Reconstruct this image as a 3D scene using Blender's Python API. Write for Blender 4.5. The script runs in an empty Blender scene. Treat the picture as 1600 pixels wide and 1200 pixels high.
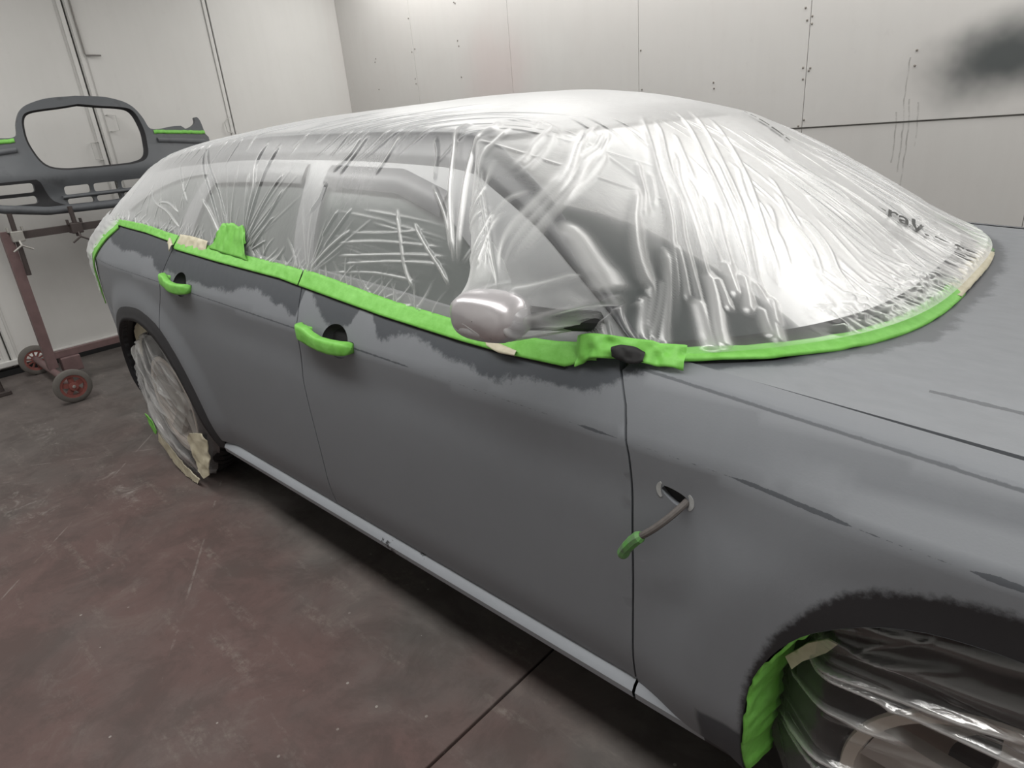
import bpy, bmesh, math, random
import numpy as np
from mathutils import Vector, Matrix
from mathutils.geometry import delaunay_2d_cdt

random.seed(7)
RNG = np.random.default_rng(11)
SC = bpy.context.scene
COL = SC.collection

# ------------------------------------------------------------------ camera, world, lights, exposure
cam_d = bpy.data.cameras.new('camera')
cam_d.sensor_fit = 'HORIZONTAL'; cam_d.sensor_width = 36.0; cam_d.lens = 22.5
cam_d.clip_start = 0.02; cam_d.clip_end = 60
cam = bpy.data.objects.new('camera', cam_d); COL.objects.link(cam)
cam.matrix_world = Matrix(((0.73123633, -0.19830294, 0.65266329, 3.005),
                           (0.67717803, 0.32605418, -0.65963519, -1.795),
                           (-0.08199599, 0.92431846, 0.37270906, 1.46),
                           (0, 0, 0, 1)))
SC.camera = cam
W = bpy.data.worlds.new('world'); SC.world = W; W.use_nodes = True
W.node_tree.nodes['Background'].inputs[0].default_value = (0.8, 0.85, 0.9, 1)
W.node_tree.nodes['Background'].inputs[1].default_value = 0.02
SC.view_settings.view_transform = 'Standard'; SC.view_settings.look = 'None'
SC.view_settings.gamma = 1.0; SC.view_settings.use_curve_mapping = False
SC.view_settings.exposure = 0.24
SC.cycles.use_denoising = True
SC.cycles.transparent_max_bounces = 24
SC.cycles.max_bounces = 8
SC.cycles.caustics_reflective = False; SC.cycles.caustics_refractive = False

CEIL = 3.3
LAMPS = []     # (x, y, z, tilt about X in degrees, power)
for lx in (-1.5, 0.5, 2.5, 4.4):
    LAMPS.append((lx, 1.92, CEIL - 0.09, 0, 25.0))
for lx in (-1.5, 0.5, 2.5, 4.4):
    LAMPS.append((lx, -1.70, CEIL - 0.09, 0, 29.0))
for k, (lx, ly, lz, tilt, pw) in enumerate(LAMPS):
    ld = bpy.data.lights.new('lamp_light', 'AREA'); ld.shape = 'RECTANGLE'
    ld.size = 1.86; ld.size_y = 0.62; ld.energy = pw; ld.color = (1.0, 0.985, 0.95)
    lo = bpy.data.objects.new('lamp_light', ld); COL.objects.link(lo)
    t = math.radians(-tilt)
    lo.rotation_euler = (t, 0, 0)
    n = Vector((0, 0, -1)); n.rotate(lo.rotation_euler)
    lo.location = Vector((lx, ly, lz)) + n * 0.045

# ------------------------------------------------------------------ helpers
def empty(name, loc=(0, 0, 0)):
    o = bpy.data.objects.new(name, None); COL.objects.link(o); o.location = loc
    o.empty_display_size = 0.1
    return o

def tag(o, label=None, cat=None, group=None, kind=None):
    if label: o['label'] = label
    if cat: o['category'] = cat
    if group: o['group'] = group
    if kind: o['kind'] = kind
    return o

def wpos(o):
    p = Vector((0, 0, 0))
    while o is not None:
        p = p + o.location; o = o.parent
    return p

def mesh_obj(name, V, F, mat, parent=None, smooth=True, sharp=None, origin=None):
    """V world coordinates; the object's origin is origin (or the parent's place)."""
    V = np.asarray(V, float)
    pw = wpos(parent) if parent is not None else Vector((0, 0, 0))
    o_w = Vector(origin) if origin is not None else pw
    me = bpy.data.meshes.new(name)
    me.from_pydata((V - np.array(o_w)).tolist(), [], F)
    me.validate()
    if smooth: me.shade_smooth()
    if sharp is not None: me.set_sharp_from_angle(angle=math.radians(sharp))
    o = bpy.data.objects.new(name, me); COL.objects.link(o)
    if mat is not None: me.materials.append(mat)
    if parent is not None: o.parent = parent
    o.location = o_w - pw
    return o

def grid_faces(n, m, flip=False, wrap=False):
    i = np.arange(n - 1)[:, None]; jn = m if wrap else m - 1
    j = np.arange(jn)[None, :]; j2 = (j + 1) % m
    a = i * m + j; b = i * m + j2; c = (i + 1) * m + j2; d = (i + 1) * m + j
    F = np.stack([a, d, c, b] if flip else [a, b, c, d], -1).reshape(-1, 4)
    return F

def grid_obj(name, P, mat, parent=None, flip=False, wrap=False, smooth=True, attr=None, origin=None, sharp=None):
    """P (n, m, 3) array -> quad grid, fast."""
    n, m, _ = P.shape
    F = grid_faces(n, m, flip, wrap)
    pw = wpos(parent) if parent is not None else Vector((0, 0, 0))
    o_w = Vector(origin) if origin is not None else pw
    V = P.reshape(-1, 3) - np.array(o_w)
    me = bpy.data.meshes.new(name)
    me.vertices.add(len(V)); me.vertices.foreach_set('co', V.astype(np.float32).ravel())
    me.loops.add(F.size); me.loops.foreach_set('vertex_index', F.astype(np.int32).ravel())
    me.polygons.add(len(F))
    me.polygons.foreach_set('loop_start', np.arange(0, F.size, 4, dtype=np.int32))
    if attr:
        for k, a in attr.items():
            at_ = me.attributes.new(k, 'FLOAT', 'POINT'); at_.data.foreach_set('value', a.astype(np.float32).ravel())
    me.update(calc_edges=True); me.validate()
    if smooth: me.shade_smooth()
    if sharp is not None: me.set_sharp_from_angle(angle=math.radians(sharp))
    o = bpy.data.objects.new(name, me); COL.objects.link(o)
    if mat is not None: me.materials.append(mat)
    if parent is not None: o.parent = parent
    o.location = o_w - pw
    return o

class MB:
    """collects simple solids, builds one mesh"""
    def __init__(s): s.V = []; s.F = []; s.flat = True
    def add(s, V, F):
        b = len(s.V); s.V += [tuple(map(float, v)) for v in V]; s.F += [tuple(i + b for i in f) for f in F]
    def box(s, a, b, bev=0.0):
        x0, y0, z0 = np.minimum(a, b); x1, y1, z1 = np.maximum(a, b)
        if bev <= 0:
            s.add([(x0, y0, z0), (x1, y0, z0), (x1, y1, z0), (x0, y1, z0), (x0, y0, z1), (x1, y0, z1), (x1, y1, z1), (x0, y1, z1)],
                  [(0, 3, 2, 1), (4, 5, 6, 7), (0, 1, 5, 4), (1, 2, 6, 5), (2, 3, 7, 6), (3, 0, 4, 7)])
            return
        bm = bmesh.new(); bmesh.ops.create_cube(bm, size=1)
        bmesh.ops.scale(bm, vec=(x1 - x0, y1 - y0, z1 - z0), verts=bm.verts)
        bmesh.ops.translate(bm, vec=((x0 + x1) / 2, (y0 + y1) / 2, (z0 + z1) / 2), verts=bm.verts)
        bmesh.ops.bevel(bm, geom=bm.edges[:], offset=bev, segments=2, affect='EDGES', profile=0.5)
        bm.verts.index_update()
        s.add([v.co[:] for v in bm.verts], [[v.index for v in f.verts] for f in bm.faces]); bm.free()
    def tube(s, pts, r, seg=10, caps=True, square=False):
        s.flat = s.flat and square
        pts = [Vector(p) for p in pts]; n = len(pts)
        rs = r if hasattr(r, '__len__') else [r] * n
        if square: seg = 4
        rings = []; up = None
        for i, p in enumerate(pts):
            t = (pts[min(i + 1, n - 1)] - pts[max(i - 1, 0)]).normalized()
            if up is None:
                up = Vector((0, 0, 1)) if abs(t.z) < 0.9 else Vector((0, 1, 0))
            a = t.cross(up).normalized(); b = a.cross(t).normalized(); up = b
            off = math.pi / 4 if square else 0
            k = math.sqrt(2) if square else 1
            rings.append([p + (a * math.cos(off + 2 * math.pi * j / seg) + b * math.sin(off + 2 * math.pi * j / seg)) * rs[i] * k for j in range(seg)])
        V = [v for rg in rings for v in rg]; F = []
        for i in range(n - 1):
            for j in range(seg):
                j2 = (j + 1) % seg
                F.append((i * seg + j, i * seg + j2, (i + 1) * seg + j2, (i + 1) * seg + j))
        if caps:
            F.append(tuple(range(seg))[::-1]); F.append(tuple((n - 1) * seg + j for j in range(seg)))
        s.add(V, F)
    def lathe(s, prof, axis_o, axis='Y', seg=48, close=False):
        """prof: (r, h) pairs; axis through axis_o"""
        V = []; F = []; o = Vector(axis_o); n = len(prof); s.flat = False
        for k in range(seg):
            a = 2 * math.pi * k / seg; ca, sa = math.cos(a), math.sin(a)
            for r, h in prof:
                if axis == 'Y': V.append((o.x + r * ca, o.y + h, o.z + r * sa))
                elif axis == 'X': V.append((o.x + h, o.y + r * ca, o.z + r * sa))
                else: V.append((o.x + r * ca, o.y + r * sa, o.z + h))
        for k in range(seg):
            k2 = (k + 1) % seg
            for i in range(n - 1 + (1 if close else 0)):
                i2 = (i + 1) % n
                F.append((k * n + i, k * n + i2, k2 * n + i2, k2 * n + i))
        s.add(V, F)
    def build(s, name, mat, parent=None, smooth=True, sharp=35, origin=None):
        o = mesh_obj(name, s.V, s.F, mat, parent, smooth, None, origin)
        bm = bmesh.new(); bm.from_mesh(o.data)
        bmesh.ops.recalc_face_normals(bm, faces=bm.faces[:]); bm.to_mesh(o.data); bm.free()
        if s.flat: o.data.shade_flat()
        elif smooth: o.data.shade_smooth(); o.data.set_sharp_from_angle(angle=math.radians(sharp))
        return o

def smoothstep(a, b, x):
    t = np.clip((x - a) / (b - a), 0, 1); return t * t * (3 - 2 * t)

def pchip(xs, ys):
    xs = np.asarray(xs, float); ys = np.asarray(ys, float)
    h = np.diff(xs); d = np.diff(ys) / h
    m = np.zeros_like(ys)
    m[1:-1] = np.where(d[:-1] * d[1:] > 0, 2 * d[:-1] * d[1:] / (d[:-1] + d[1:] + 1e-12), 0)
    m[0] = d[0]; m[-1] = d[-1]
    def f(x):
        x = np.asarray(x, float); xc = np.clip(x, xs[0], xs[-1])
        i = np.clip(np.searchsorted(xs, xc) - 1, 0, len(h) - 1)
        t = (xc - xs[i]) / h[i]
        return ((1 + 2 * t) * (1 - t) ** 2 * ys[i] + t * (1 - t) ** 2 * h[i] * m[i]
                + t * t * (3 - 2 * t) * ys[i + 1] + t * t * (t - 1) * h[i] * m[i + 1])
    return f

def curve2(pts, n=40):
    """smooth open curve through 2D/3D points (Catmull-Rom), n samples"""
    P = np.asarray(pts, float); d = np.r_[0, np.cumsum(np.linalg.norm(np.diff(P, axis=0), axis=1))]
    t = np.linspace(0, d[-1], n)
    return np.stack([pchip(d, P[:, k])(t) for k in range(P.shape[1])], 1)

def densify(loop, step, closed=True):
    L = np.asarray(loop, float); out = []
    n = len(L)
    for i in range(n if closed else n - 1):
        a, b = L[i], L[(i + 1) % n]; k = max(1, int(np.ceil(np.linalg.norm(b - a) / step)))
        for q in range(k): out.append(a + (b - a) * q / k)
    if not closed: out.append(L[-1])
    return np.array(out)

def inside(P, loops):
    r = np.zeros(len(P), bool)
    for L in loops:
        x0, z0 = L[:, 0], L[:, 1]; x1, z1 = np.roll(x0, -1), np.roll(z0, -1)
        for a, b, c, d in zip(x0, z0, x1, z1):
            if b == d: continue
            cond = ((b > P[:, 1]) != (d > P[:, 1]))
            r ^= cond & (P[:, 0] < (c - a) * (P[:, 1] - b) / (d - b) + a)
    return r

def cdt(loops, step, lines=()):
    """triangulate the region inside loops (even-odd) with interior points; returns verts2d, tris, list of loop index arrays"""
    loops = [densify(L, step) for L in loops]
    pts = []; edges = []; idx = []
    for L in loops:
        b = len(pts); pts += [tuple(p) for p in L]; n = len(L)
        edges += [(b + i, b + (i + 1) % n) for i in range(n)]; idx.append(np.arange(b, b + n))
    B = np.concatenate(loops)
    for ln in lines:
        D = densify(ln, step, False); D = D[inside(D, loops)]
        D = np.array([p for p in D if np.min(np.hypot(*(B - p).T)) > step * 0.35])
        if len(D) < 2: continue
        b = len(pts); pts += [tuple(p) for p in D]
        edges += [(b + i, b + i + 1) for i in range(len(D) - 1) if np.hypot(*(D[i + 1] - D[i])) < step * 2]
    fixed = np.array(pts)
    x0, z0 = B.min(0); x1, z1 = B.max(0)
    gx = np.arange(x0, x1, step); gz = np.arange(z0, z1, step * 0.866)
    G = np.array([(x + (0.5 * step if k % 2 else 0), z) for k, z in enumerate(gz) for x in gx])
    G = G[inside(G, loops)]
    if len(G):
        keep = np.ones(len(G), bool)
        for s0 in range(0, len(G), 4000):
            q = G[s0:s0 + 4000]
            dd = np.min(((q[:, None, :] - fixed[None]) ** 2).sum(-1), 1); keep[s0:s0 + 4000] = dd > (0.55 * step) ** 2
        pts += [tuple(p) for p in G[keep]]
    r = delaunay_2d_cdt([Vector(p) for p in pts], edges, [], 0, 1e-6)
    V = np.array([v[:] for v in r[0]]); T = np.array(r[2])
    orig = r[3]; mp = {}
    for i, lst in enumerate(orig):
        for q in lst: mp[q] = i
    cen = V[T].mean(1)
    T = T[inside(cen, loops)]
    a, b, c = V[T[:, 0]], V[T[:, 1]], V[T[:, 2]]
    ar = (b[:, 0] - a[:, 0]) * (c[:, 1] - a[:, 1]) - (b[:, 1] - a[:, 1]) * (c[:, 0] - a[:, 0])
    T[ar < 0] = T[ar < 0][:, ::-1]
    return V, T, [np.array([mp[i] for i in ix]) for ix in idx]

def panel(name, loops, step, lift, mat, parent=None, depth=(0, 0.02, 0), flip=False, lines=(), rim=True, origin=None, rimr=0.0025):
    """sheet from 2D loops lifted to 3D with a turned-in rim; depth = rim direction.  Front is CCW in 2D unless flip."""
    V2, T, IX = cdt([np.asarray(l, float) for l in loops], step, lines)
    V = lift(V2[:, 0], V2[:, 1]); F = [tuple(t) for t in (T[:, ::-1] if flip else T)]
    VV = [V]; nb = len(V)
    if rim:
        for ix in IX:
            P = V[ix]; n = len(ix)
            dv = depth(P) if callable(depth) else np.array(depth, float)
            VV.append(P); VV.append(P + dv)
            for i in range(n):
                i2 = (i + 1) % n
                F.append((nb + i, nb + i2, nb + n + i2, nb + n + i))
            nb += 2 * n
    return mesh_obj(name, np.concatenate(VV), F, mat, parent, True, None, origin)

def vnoise(x, y, seed=0):
    """cheap smooth value noise, vectorised"""
    x = np.asarray(x, float); y = np.asarray(y, float)
    def h(i, j):
        v = np.sin(i * 127.1 + j * 311.7 + seed * 74.7) * 43758.5453
        return v - np.floor(v)
    i = np.floor(x); j = np.floor(y); fx = x - i; fy = y - j
    fx = fx * fx * (3 - 2 * fx); fy = fy * fy * (3 - 2 * fy)
    return (h(i, j) * (1 - fx) + h(i + 1, j) * fx) * (1 - fy) + (h(i, j + 1) * (1 - fx) + h(i + 1, j + 1) * fx) * fy

# ------------------------------------------------------------------ materials
class NT:
    def __init__(s, name):
        s.m = bpy.data.materials.new(name); s.m.use_nodes = True; s.t = s.m.node_tree; s.t.nodes.clear()
        s.out = s.n('ShaderNodeOutputMaterial')
    def n(s, typ, **kw):
        nd = s.t.nodes.new(typ)
        for k, v in kw.items(): setattr(nd, k, v)
        return nd
    def l(s, a, b): s.t.links.new(a, b)
    def put(s, v, sock):
        if hasattr(v, 'is_linked') or isinstance(v, bpy.types.NodeSocket): s.l(v, sock)
        else: sock.default_value = v
    def math(s, op, a, b=0.0, c=None, clamp=False):
        nd = s.n('ShaderNodeMath', operation=op, use_clamp=clamp)
        s.put(a, nd.inputs[0]); s.put(b, nd.inputs[1])
        if c is not None: s.put(c, nd.inputs[2])
        return nd.outputs[0]
    def mix(s, f, a, b):
        nd = s.n('ShaderNodeMix', data_type='RGBA')
        s.put(f, nd.inputs[0])
        for v, k in ((a, 6), (b, 7)):
            if isinstance(v, tuple) and len(v) == 3: v = v + (1,)
            s.put(v, nd.inputs[k])
        return nd.outputs[2]
    def ramp(s, f, stops, interp='LINEAR'):
        nd = s.n('ShaderNodeValToRGB'); nd.color_ramp.interpolation = interp
        e = nd.color_ramp.elements
        while len(e) < len(stops): e.new(0.5)
        for el, (p, c) in zip(e, stops):
            el.position = p; el.color = (c, c, c, 1) if not hasattr(c, '__len__') else (*c, 1)
        s.put(f, nd.inputs[0]); return nd.outputs[0]
    def mapr(s, v, a, b, c=0.0, d=1.0, smooth=True):
        nd = s.n('ShaderNodeMapRange', interpolation_type='SMOOTHSTEP' if smooth else 'LINEAR')
        s.put(v, nd.inputs[0])
        for k, q in ((1, a), (2, b), (3, c), (4, d)): s.put(q, nd.inputs[k])
        return nd.outputs[0]
    def noise(s, vec, scale, detail=3.0, rough=0.55, dist=0.0):
        nd = s.n('ShaderNodeTexNoise'); nd.inputs['Scale'].default_value = scale
        nd.inputs['Detail'].default_value = detail; nd.inputs['Roughness'].default_value = rough
        nd.inputs['Distortion'].default_value = dist
        s.l(vec, nd.inputs['Vector']); return nd.outputs[0]
    def pos(s):
        return s.n('ShaderNodeTexCoord').outputs['Object']
    def xyz(s, v):
        nd = s.n('ShaderNodeSeparateXYZ'); s.l(v, nd.inputs[0]); return nd.outputs
    def scl(s, v, sc, loc=(0, 0, 0), rot=(0, 0, 0)):
        nd = s.n('ShaderNodeMapping'); s.l(v, nd.inputs[0]); nd.inputs['Scale'].default_value = sc
        nd.inputs['Location'].default_value = loc; nd.inputs['Rotation'].default_value = rot
        return nd.outputs[0]
    def bump(s, h, strength=0.3, dist=0.01):
        nd = s.n('ShaderNodeBump'); nd.inputs['Strength'].default_value = strength
        nd.inputs['Distance'].default_value = dist; s.l(h, nd.inputs['Height']); return nd.outputs[0]
    def fcurve(s, v, pts):
        nd = s.n('ShaderNodeFloatCurve'); mp = nd.mapping; mp.use_clip = False
        c = mp.curves[0]
        c.points[0].location = pts[0]; c.points[1].location = pts[-1]
        for p in pts[1:-1]: c.points.new(*p)
        for p in c.points: p.handle_type = 'VECTOR'
        mp.update(); nd.inputs[0].default_value = 1; s.l(v, nd.inputs[1]); return nd.outputs[0]
    def bsdf(s, color, rough=0.5, metal=0.0, normal=None, spec=0.5, coat=0.0, link=True):
        b = s.n('ShaderNodeBsdfPrincipled')
        if isinstance(color, tuple) and len(color) == 3: color = color + (1,)
        s.put(color, b.inputs['Base Color']); s.put(rough, b.inputs['Roughness']); s.put(metal, b.inputs['Metallic'])
        b.inputs['Specular IOR Level'].default_value = spec; b.inputs['Coat Weight'].default_value = coat
        if normal is not None: s.l(normal, b.inputs['Normal'])
        if link: s.l(b.outputs[0], s.out.inputs[0])
        return b

def simple(name, color, rough=0.5, metal=0.0, var=0.15, scale=12.0, bump=0.0, spec=0.5):
    t = NT(name); p = t.pos(); n = t.noise(p, scale, 4)
    d = tuple(c * (1 - var) for c in color); u = tuple(min(1, c * (1 + var)) for c in color)
    nr = t.bump(t.noise(p, scale * 6, 3), bump, 0.003) if bump else None
    t.bsdf(t.mix(n, d, u), rough, metal, nr, spec); return t.m

XN0, XN1 = -1.5, 4.0        # x range that the float curves are normalised over
def xn(x): return (x - XN0) / (XN1 - XN0)

def crease_z(x): return 0.993 - 0.036 * (x - 0.63)
DARK = [(-1.5, 1.22), (-0.498, 1.161), (-0.30, 1.10), (-0.124, 1.09), (0.135, 1.08), (0.262, 1.03), (0.30, 1.045), (0.359, 1.04), (0.565, 1.033),
        (0.779, 1.02), (1.034, 1.043), (1.208, 1.016), (1.292, 0.991), (1.315, 1.10), (1.36, 1.045), (1.463, 1.0), (1.56, 1.0), (1.60, 1.07), (1.64, 1.06),
        (1.67, 1.0), (1.713, 0.996), (1.828, 1.012), (1.95, 0.989), (2.034, 0.983), (2.094, 0.970), (2.229, 0.985), (2.305, 0.985),
        (2.36, 0.99), (2.398, 1.02), (2.48, 1.045), (2.60, 1.10), (4.0, 1.2)]
LIGHT_P = (0.176, 0.187, 0.204); DARK_P = (0.055, 0.061, 0.071)
def make_primer():
    t = NT('grey_primer'); p = t.pos(); x, y, z = t.xyz(p)
    u = t.mapr(x, XN0, XN1, 0, 1, False)
    zb = t.fcurve(u, [(xn(a), b - 0.5) for a, b in DARK]); zb = t.math('ADD', zb, 0.5)
    n1 = t.noise(p, 9, 2); n2 = t.noise(p, 70, 4, 0.7)
    n = t.math('ADD', t.math('MULTIPLY', t.math('SUBTRACT', n1, 0.5), 0.05), t.math('MULTIPLY', t.math('SUBTRACT', n2, 0.5), 0.035))
    d = t.math('SUBTRACT', t.math('ADD', z, n), zb)
    m1 = t.mapr(d, -0.004, 0.012)
    # old dark base coat bared round the front wheel opening
    ex = t.math('DIVIDE', t.math('SUBTRACT', x, 3.03), 0.355); ez = t.math('DIVIDE', t.math('SUBTRACT', z, 0.42), 0.385)
    e = t.math('SQRT', t.math('ADD', t.math('MULTIPLY', ex, ex), t.math('MULTIPLY', ez, ez)))
    wmax = t.mapr(t.math('ADD', x, t.math('MULTIPLY', n1, 0.06)), 2.68, 2.86, 0.03, 0.17)
    wz = t.mapr(z, 0.42, 0.60, 0.0, 1.0)
    lim = t.math('ADD', 1.0, t.math('MULTIPLY', wmax, wz))
    m2 = t.mapr(t.math('ADD', t.math('SUBTRACT', lim, e), t.math('MULTIPLY', t.math('SUBTRACT', n2, 0.5), 0.07)), -0.025, 0.03)
    m2 = t.math('MULTIPLY', m2, t.math('GREATER_THAN', x, 2.2))
    # bare patch at the lower rear corner of the front wing
    q1 = t.math('ABSOLUTE', t.math('DIVIDE', t.math('SUBTRACT', x, 2.65), 0.062)); q2 = t.math('ABSOLUTE', t.math('DIVIDE', t.math('SUBTRACT', z, 0.335), 0.066))
    q = t.math('MAXIMUM', q1, q2); q = t.math('ADD', q, t.math('MULTIPLY', t.math('SUBTRACT', n1, 0.5), 0.5))
    m3 = t.mapr(q, 1.12, 0.9)
    # crease sanded through to the dark coat
    cz = t.math('SUBTRACT', z, t.math('MULTIPLY_ADD', x, -0.036, 0.993 + 0.036 * 0.63))
    wd = t.ramp(u, [(0, 0.0), (xn(0.61), 0.22), (xn(1.30), 0.30), (xn(1.33), 0.0), (xn(1.59), 0.35), (xn(1.81), 0.28), (xn(1.83), 0.0), (xn(2.335), 0.0),
                    (xn(2.345), 0.45), (xn(2.385), 0.4), (xn(2.395), 0.0), (xn(2.62), 0.0), (xn(2.65), 0.45), (xn(2.79), 0.6), (xn(2.815), 0.0), (xn(2.95), 0.0), (xn(2.965), 0.7), (xn(3.05), 0.6)], 'LINEAR')
    czn = t.math('ADD', t.math('ABSOLUTE', cz), t.math('MULTIPLY', t.math('SUBTRACT', n2, 0.5), 0.006))
    m4 = t.math('MULTIPLY', t.math('LESS_THAN', czn, t.math('MULTIPLY', wd, 0.0065)), 0.85)
    fz = t.math('SUBTRACT', z, t.math('MULTIPLY_ADD', x, -0.083, 1.042 + 0.083 * 2.445))
    fzn = t.math('ADD', fz, t.math('MULTIPLY', t.math('SUBTRACT', n2, 0.5), 0.0025))
    m5 = t.math('MULTIPLY', t.math('MULTIPLY', t.mapr(fzn, -0.0045, -0.003), t.mapr(fzn, 0.0008, -0.0002)), t.math('GREATER_THAN', x, 2.43))
    m4 = t.math('MAXIMUM', m4, t.math('MULTIPLY', m5, 0.8))
    m = t.math('MAXIMUM', m1, t.math('MAXIMUM', m3, m4))
    big = t.noise(p, 3.0, 3); fine = t.noise(t.scl(p, (1, 1, 0.35)), 40, 4)
    v = t.math('ADD', t.math('MULTIPLY', t.math('SUBTRACT', big, 0.5), 0.22), t.math('MULTIPLY', t.math('SUBTRACT', fine, 0.5), 0.20))
    lt = t.mix(t.math('ADD', v, 0.5, clamp=True), tuple(c * 0.82 for c in LIGHT_P), tuple(c * 1.18 for c in LIGHT_P))
    c = t.mix(m, lt, DARK_P)
    c = t.mix(m2, c, (0.017, 0.017, 0.019))
    r = t.math('ADD', 0.50, t.math('MULTIPLY', fine, 0.12))
    t.bsdf(c, r, 0.0, t.bump(t.noise(p, 260, 2), 0.06, 0.002), 0.45)
    return t.m
M_PRIMER = make_primer()

def make_hood_paint():
    t = NT('hood_primer'); p = t.pos(); x, y, z = t.xyz(p)
    n1 = t.noise(p, 8, 2); n2 = t.noise(p, 60, 4, 0.7)
    ay = t.math('DIVIDE', t.math('ABSOLUTE', y), 0.857)
    arc = t.math('SUBTRACT', 2.765, t.math('MULTIPLY', t.math('POWER', ay, 3.4), 0.32))
    d = t.math('SUBTRACT', x, arc)
    d = t.math('ADD', d, t.math('ADD', t.math('MULTIPLY', t.math('SUBTRACT', n1, 0.5), 0.09), t.math('MULTIPLY', t.math('SUBTRACT', n2, 0.5), 0.04)))
    m = t.math('MULTIPLY', t.mapr(d, 0.055, 0.03), 0.75)
    fine = t.noise(t.scl(p, (0.5, 1, 1)), 38, 4)
    lt = t.mix(fine, tuple(c * 0.86 for c in LIGHT_P), tuple(c * 1.14 for c in LIGHT_P))
    # sanded-through streak on the crease
    dy = t.math('ABSOLUTE', t.math('ADD', y, 0.69)); st = t.math('MULTIPLY', t.math('LESS_THAN', t.math('ADD', dy, t.math('MULTIPLY', n2, 0.008)), 0.008), t.math('GREATER_THAN', x, 2.83))
    m = t.math('MAXIMUM', m, t.math('MULTIPLY', st, 0.8))
    t.bsdf(t.mix(m, lt, DARK_P), 0.48, 0, t.bump(t.noise(p, 260, 2), 0.06, 0.002), 0.45)
    return t.m
M_HOOD = make_hood_paint()

M_DARK = simple('dark_undercoat', (0.022, 0.022, 0.025), 0.75, var=0.3, scale=25)
M_BLACK = simple('black_rubber', (0.012, 0.012, 0.013), 0.7, var=0.3, scale=30)
M_GAP = simple('dark_gap', (0.008, 0.008, 0.009), 0.8)
M_ROOF = simple('old_silver_grey_paint', (0.30, 0.305, 0.315), 0.35, var=0.06, scale=4)
M_TRIM = simple('dark_grey_frame_paint', (0.05, 0.052, 0.058), 0.35, var=0.1, scale=6)
M_PILLAR = simple('grey_pillar_paint', (0.27, 0.275, 0.28), 0.35, var=0.08, scale=6)
M_SEAT = simple('dark_seat_cloth', (0.06, 0.06, 0.06), 0.9)
M_MIRROR = simple('silver_mirror_paint', (0.60, 0.58, 0.60), 0.28, 0.55, var=0.05)
M_ALLOY = simple('silver_alloy', (0.5, 0.48, 0.45), 0.4, 0.6, var=0.08)
M_RIMDULL = simple('dusty_rim_edge', (0.50, 0.44, 0.39), 0.6, 0.0, var=0.15)
M_STEEL = simple('worn_steel', (0.35, 0.34, 0.32), 0.5, 0.4, var=0.2, scale=30)
M_CABLE = simple('dusty_grey_cable', (0.10, 0.09, 0.085), 0.7, var=0.4, scale=60)
M_RESIDUE = simple('pale_adhesive_residue', (0.36, 0.37, 0.37), 0.7, var=0.25, scale=90)

def make_tape(name, c, c2, bump=0.5):
    t = NT(name); p = t.pos()
    n = t.noise(p, 35, 4, 0.6); s = t.noise(t.scl(p, (1, 1, 1)), 120, 2)
    col = t.mix(t.ramp(n, [(0.3, 0.0), (0.7, 1.0)]), c, c2)
    t.bsdf(col, 0.55, 0, t.bump(t.math('ADD', n, t.math('MULTIPLY', s, 0.4)), bump * 0.45, 0.003), 0.4); return t.m
M_GREEN = make_tape('green_masking_tape', (0.155, 0.47, 0.065), (0.22, 0.58, 0.115))
M_CREAM = make_tape('cream_masking_tape', (0.50, 0.46, 0.33), (0.64, 0.60, 0.47))
M_GREENDIRTY = make_tape('oversprayed_green_tape', (0.10, 0.34, 0.06), (0.13, 0.15, 0.13), 0.6)

def make_film(name, base=0.30, graze=0.55, white=(0.90, 0.91, 0.92), rough=0.22, wr=1.0, grey=0.5, glossy=0.6):
    """thin polythene: see-through, milkier at grazing angles and where it is folded double"""
    t = NT(name); p = t.pos()
    at = t.n('ShaderNodeAttribute', attribute_name='fold'); fold = at.outputs['Fac']
    n1 = t.noise(t.scl(p, (1, 1, 0.35)), 22, 5, 0.6, 0.6); n2 = t.noise(p, 5, 3)
    nrm = t.bump(n1, 0.06 * wr, 0.012)
    lw = t.n('ShaderNodeLayerWeight'); lw.inputs[0].default_value = 0.5; t.l(nrm, lw.inputs['Normal'])
    fac = lw.outputs['Facing']
    op = t.math('ADD', base, t.math('MULTIPLY', t.math('POWER', fac, 2.7), graze))
    op = t.math('ADD', op, t.math('MULTIPLY', t.math('SUBTRACT', n2, 0.5), 0.16))
    op = t.math('ADD', op, t.math('MULTIPLY', fold, 0.75), clamp=True)
    op = t.math('MINIMUM', op, 0.96)
    tr = t.n('ShaderNodeBsdfTransparent'); tr.inputs[0].default_value = (0.97, 0.975, 0.98, 1)
    df = t.n('ShaderNodeBsdfDiffuse'); df.inputs[0].default_value = (*white, 1); t.l(nrm, df.inputs['Normal'])
    tl = t.n('ShaderNodeBsdfTranslucent'); tl.inputs[0].default_value = (*white, 1); t.l(nrm, tl.inputs['Normal'])
    m1 = t.n('ShaderNodeMixShader'); m1.inputs[0].default_value = grey; t.l(df.outputs[0], m1.inputs[1]); t.l(tl.outputs[0], m1.inputs[2])
    gl = t.n('ShaderNodeBsdfGlossy'); gl.inputs['Roughness'].default_value = rough; gl.inputs[0].default_value = (0.95, 0.95, 0.95, 1); t.l(nrm, gl.inputs['Normal'])
    m2 = t.n('ShaderNodeMixShader'); m2.inputs[0].default_value = glossy; t.l(m1.outputs[0], m2.inputs[1]); t.l(gl.outputs[0], m2.inputs[2])
    m3 = t.n('ShaderNodeMixShader'); t.l(op, m3.inputs[0]); t.l(tr.outputs[0], m3.inputs[1]); t.l(m2.outputs[0], m3.inputs[2])
    t.l(m3.outputs[0], t.out.inputs[0]); return t.m
M_FILM = make_film('clear_polythene', 0.085, 1.25, rough=0.30, glossy=0.24)
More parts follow.
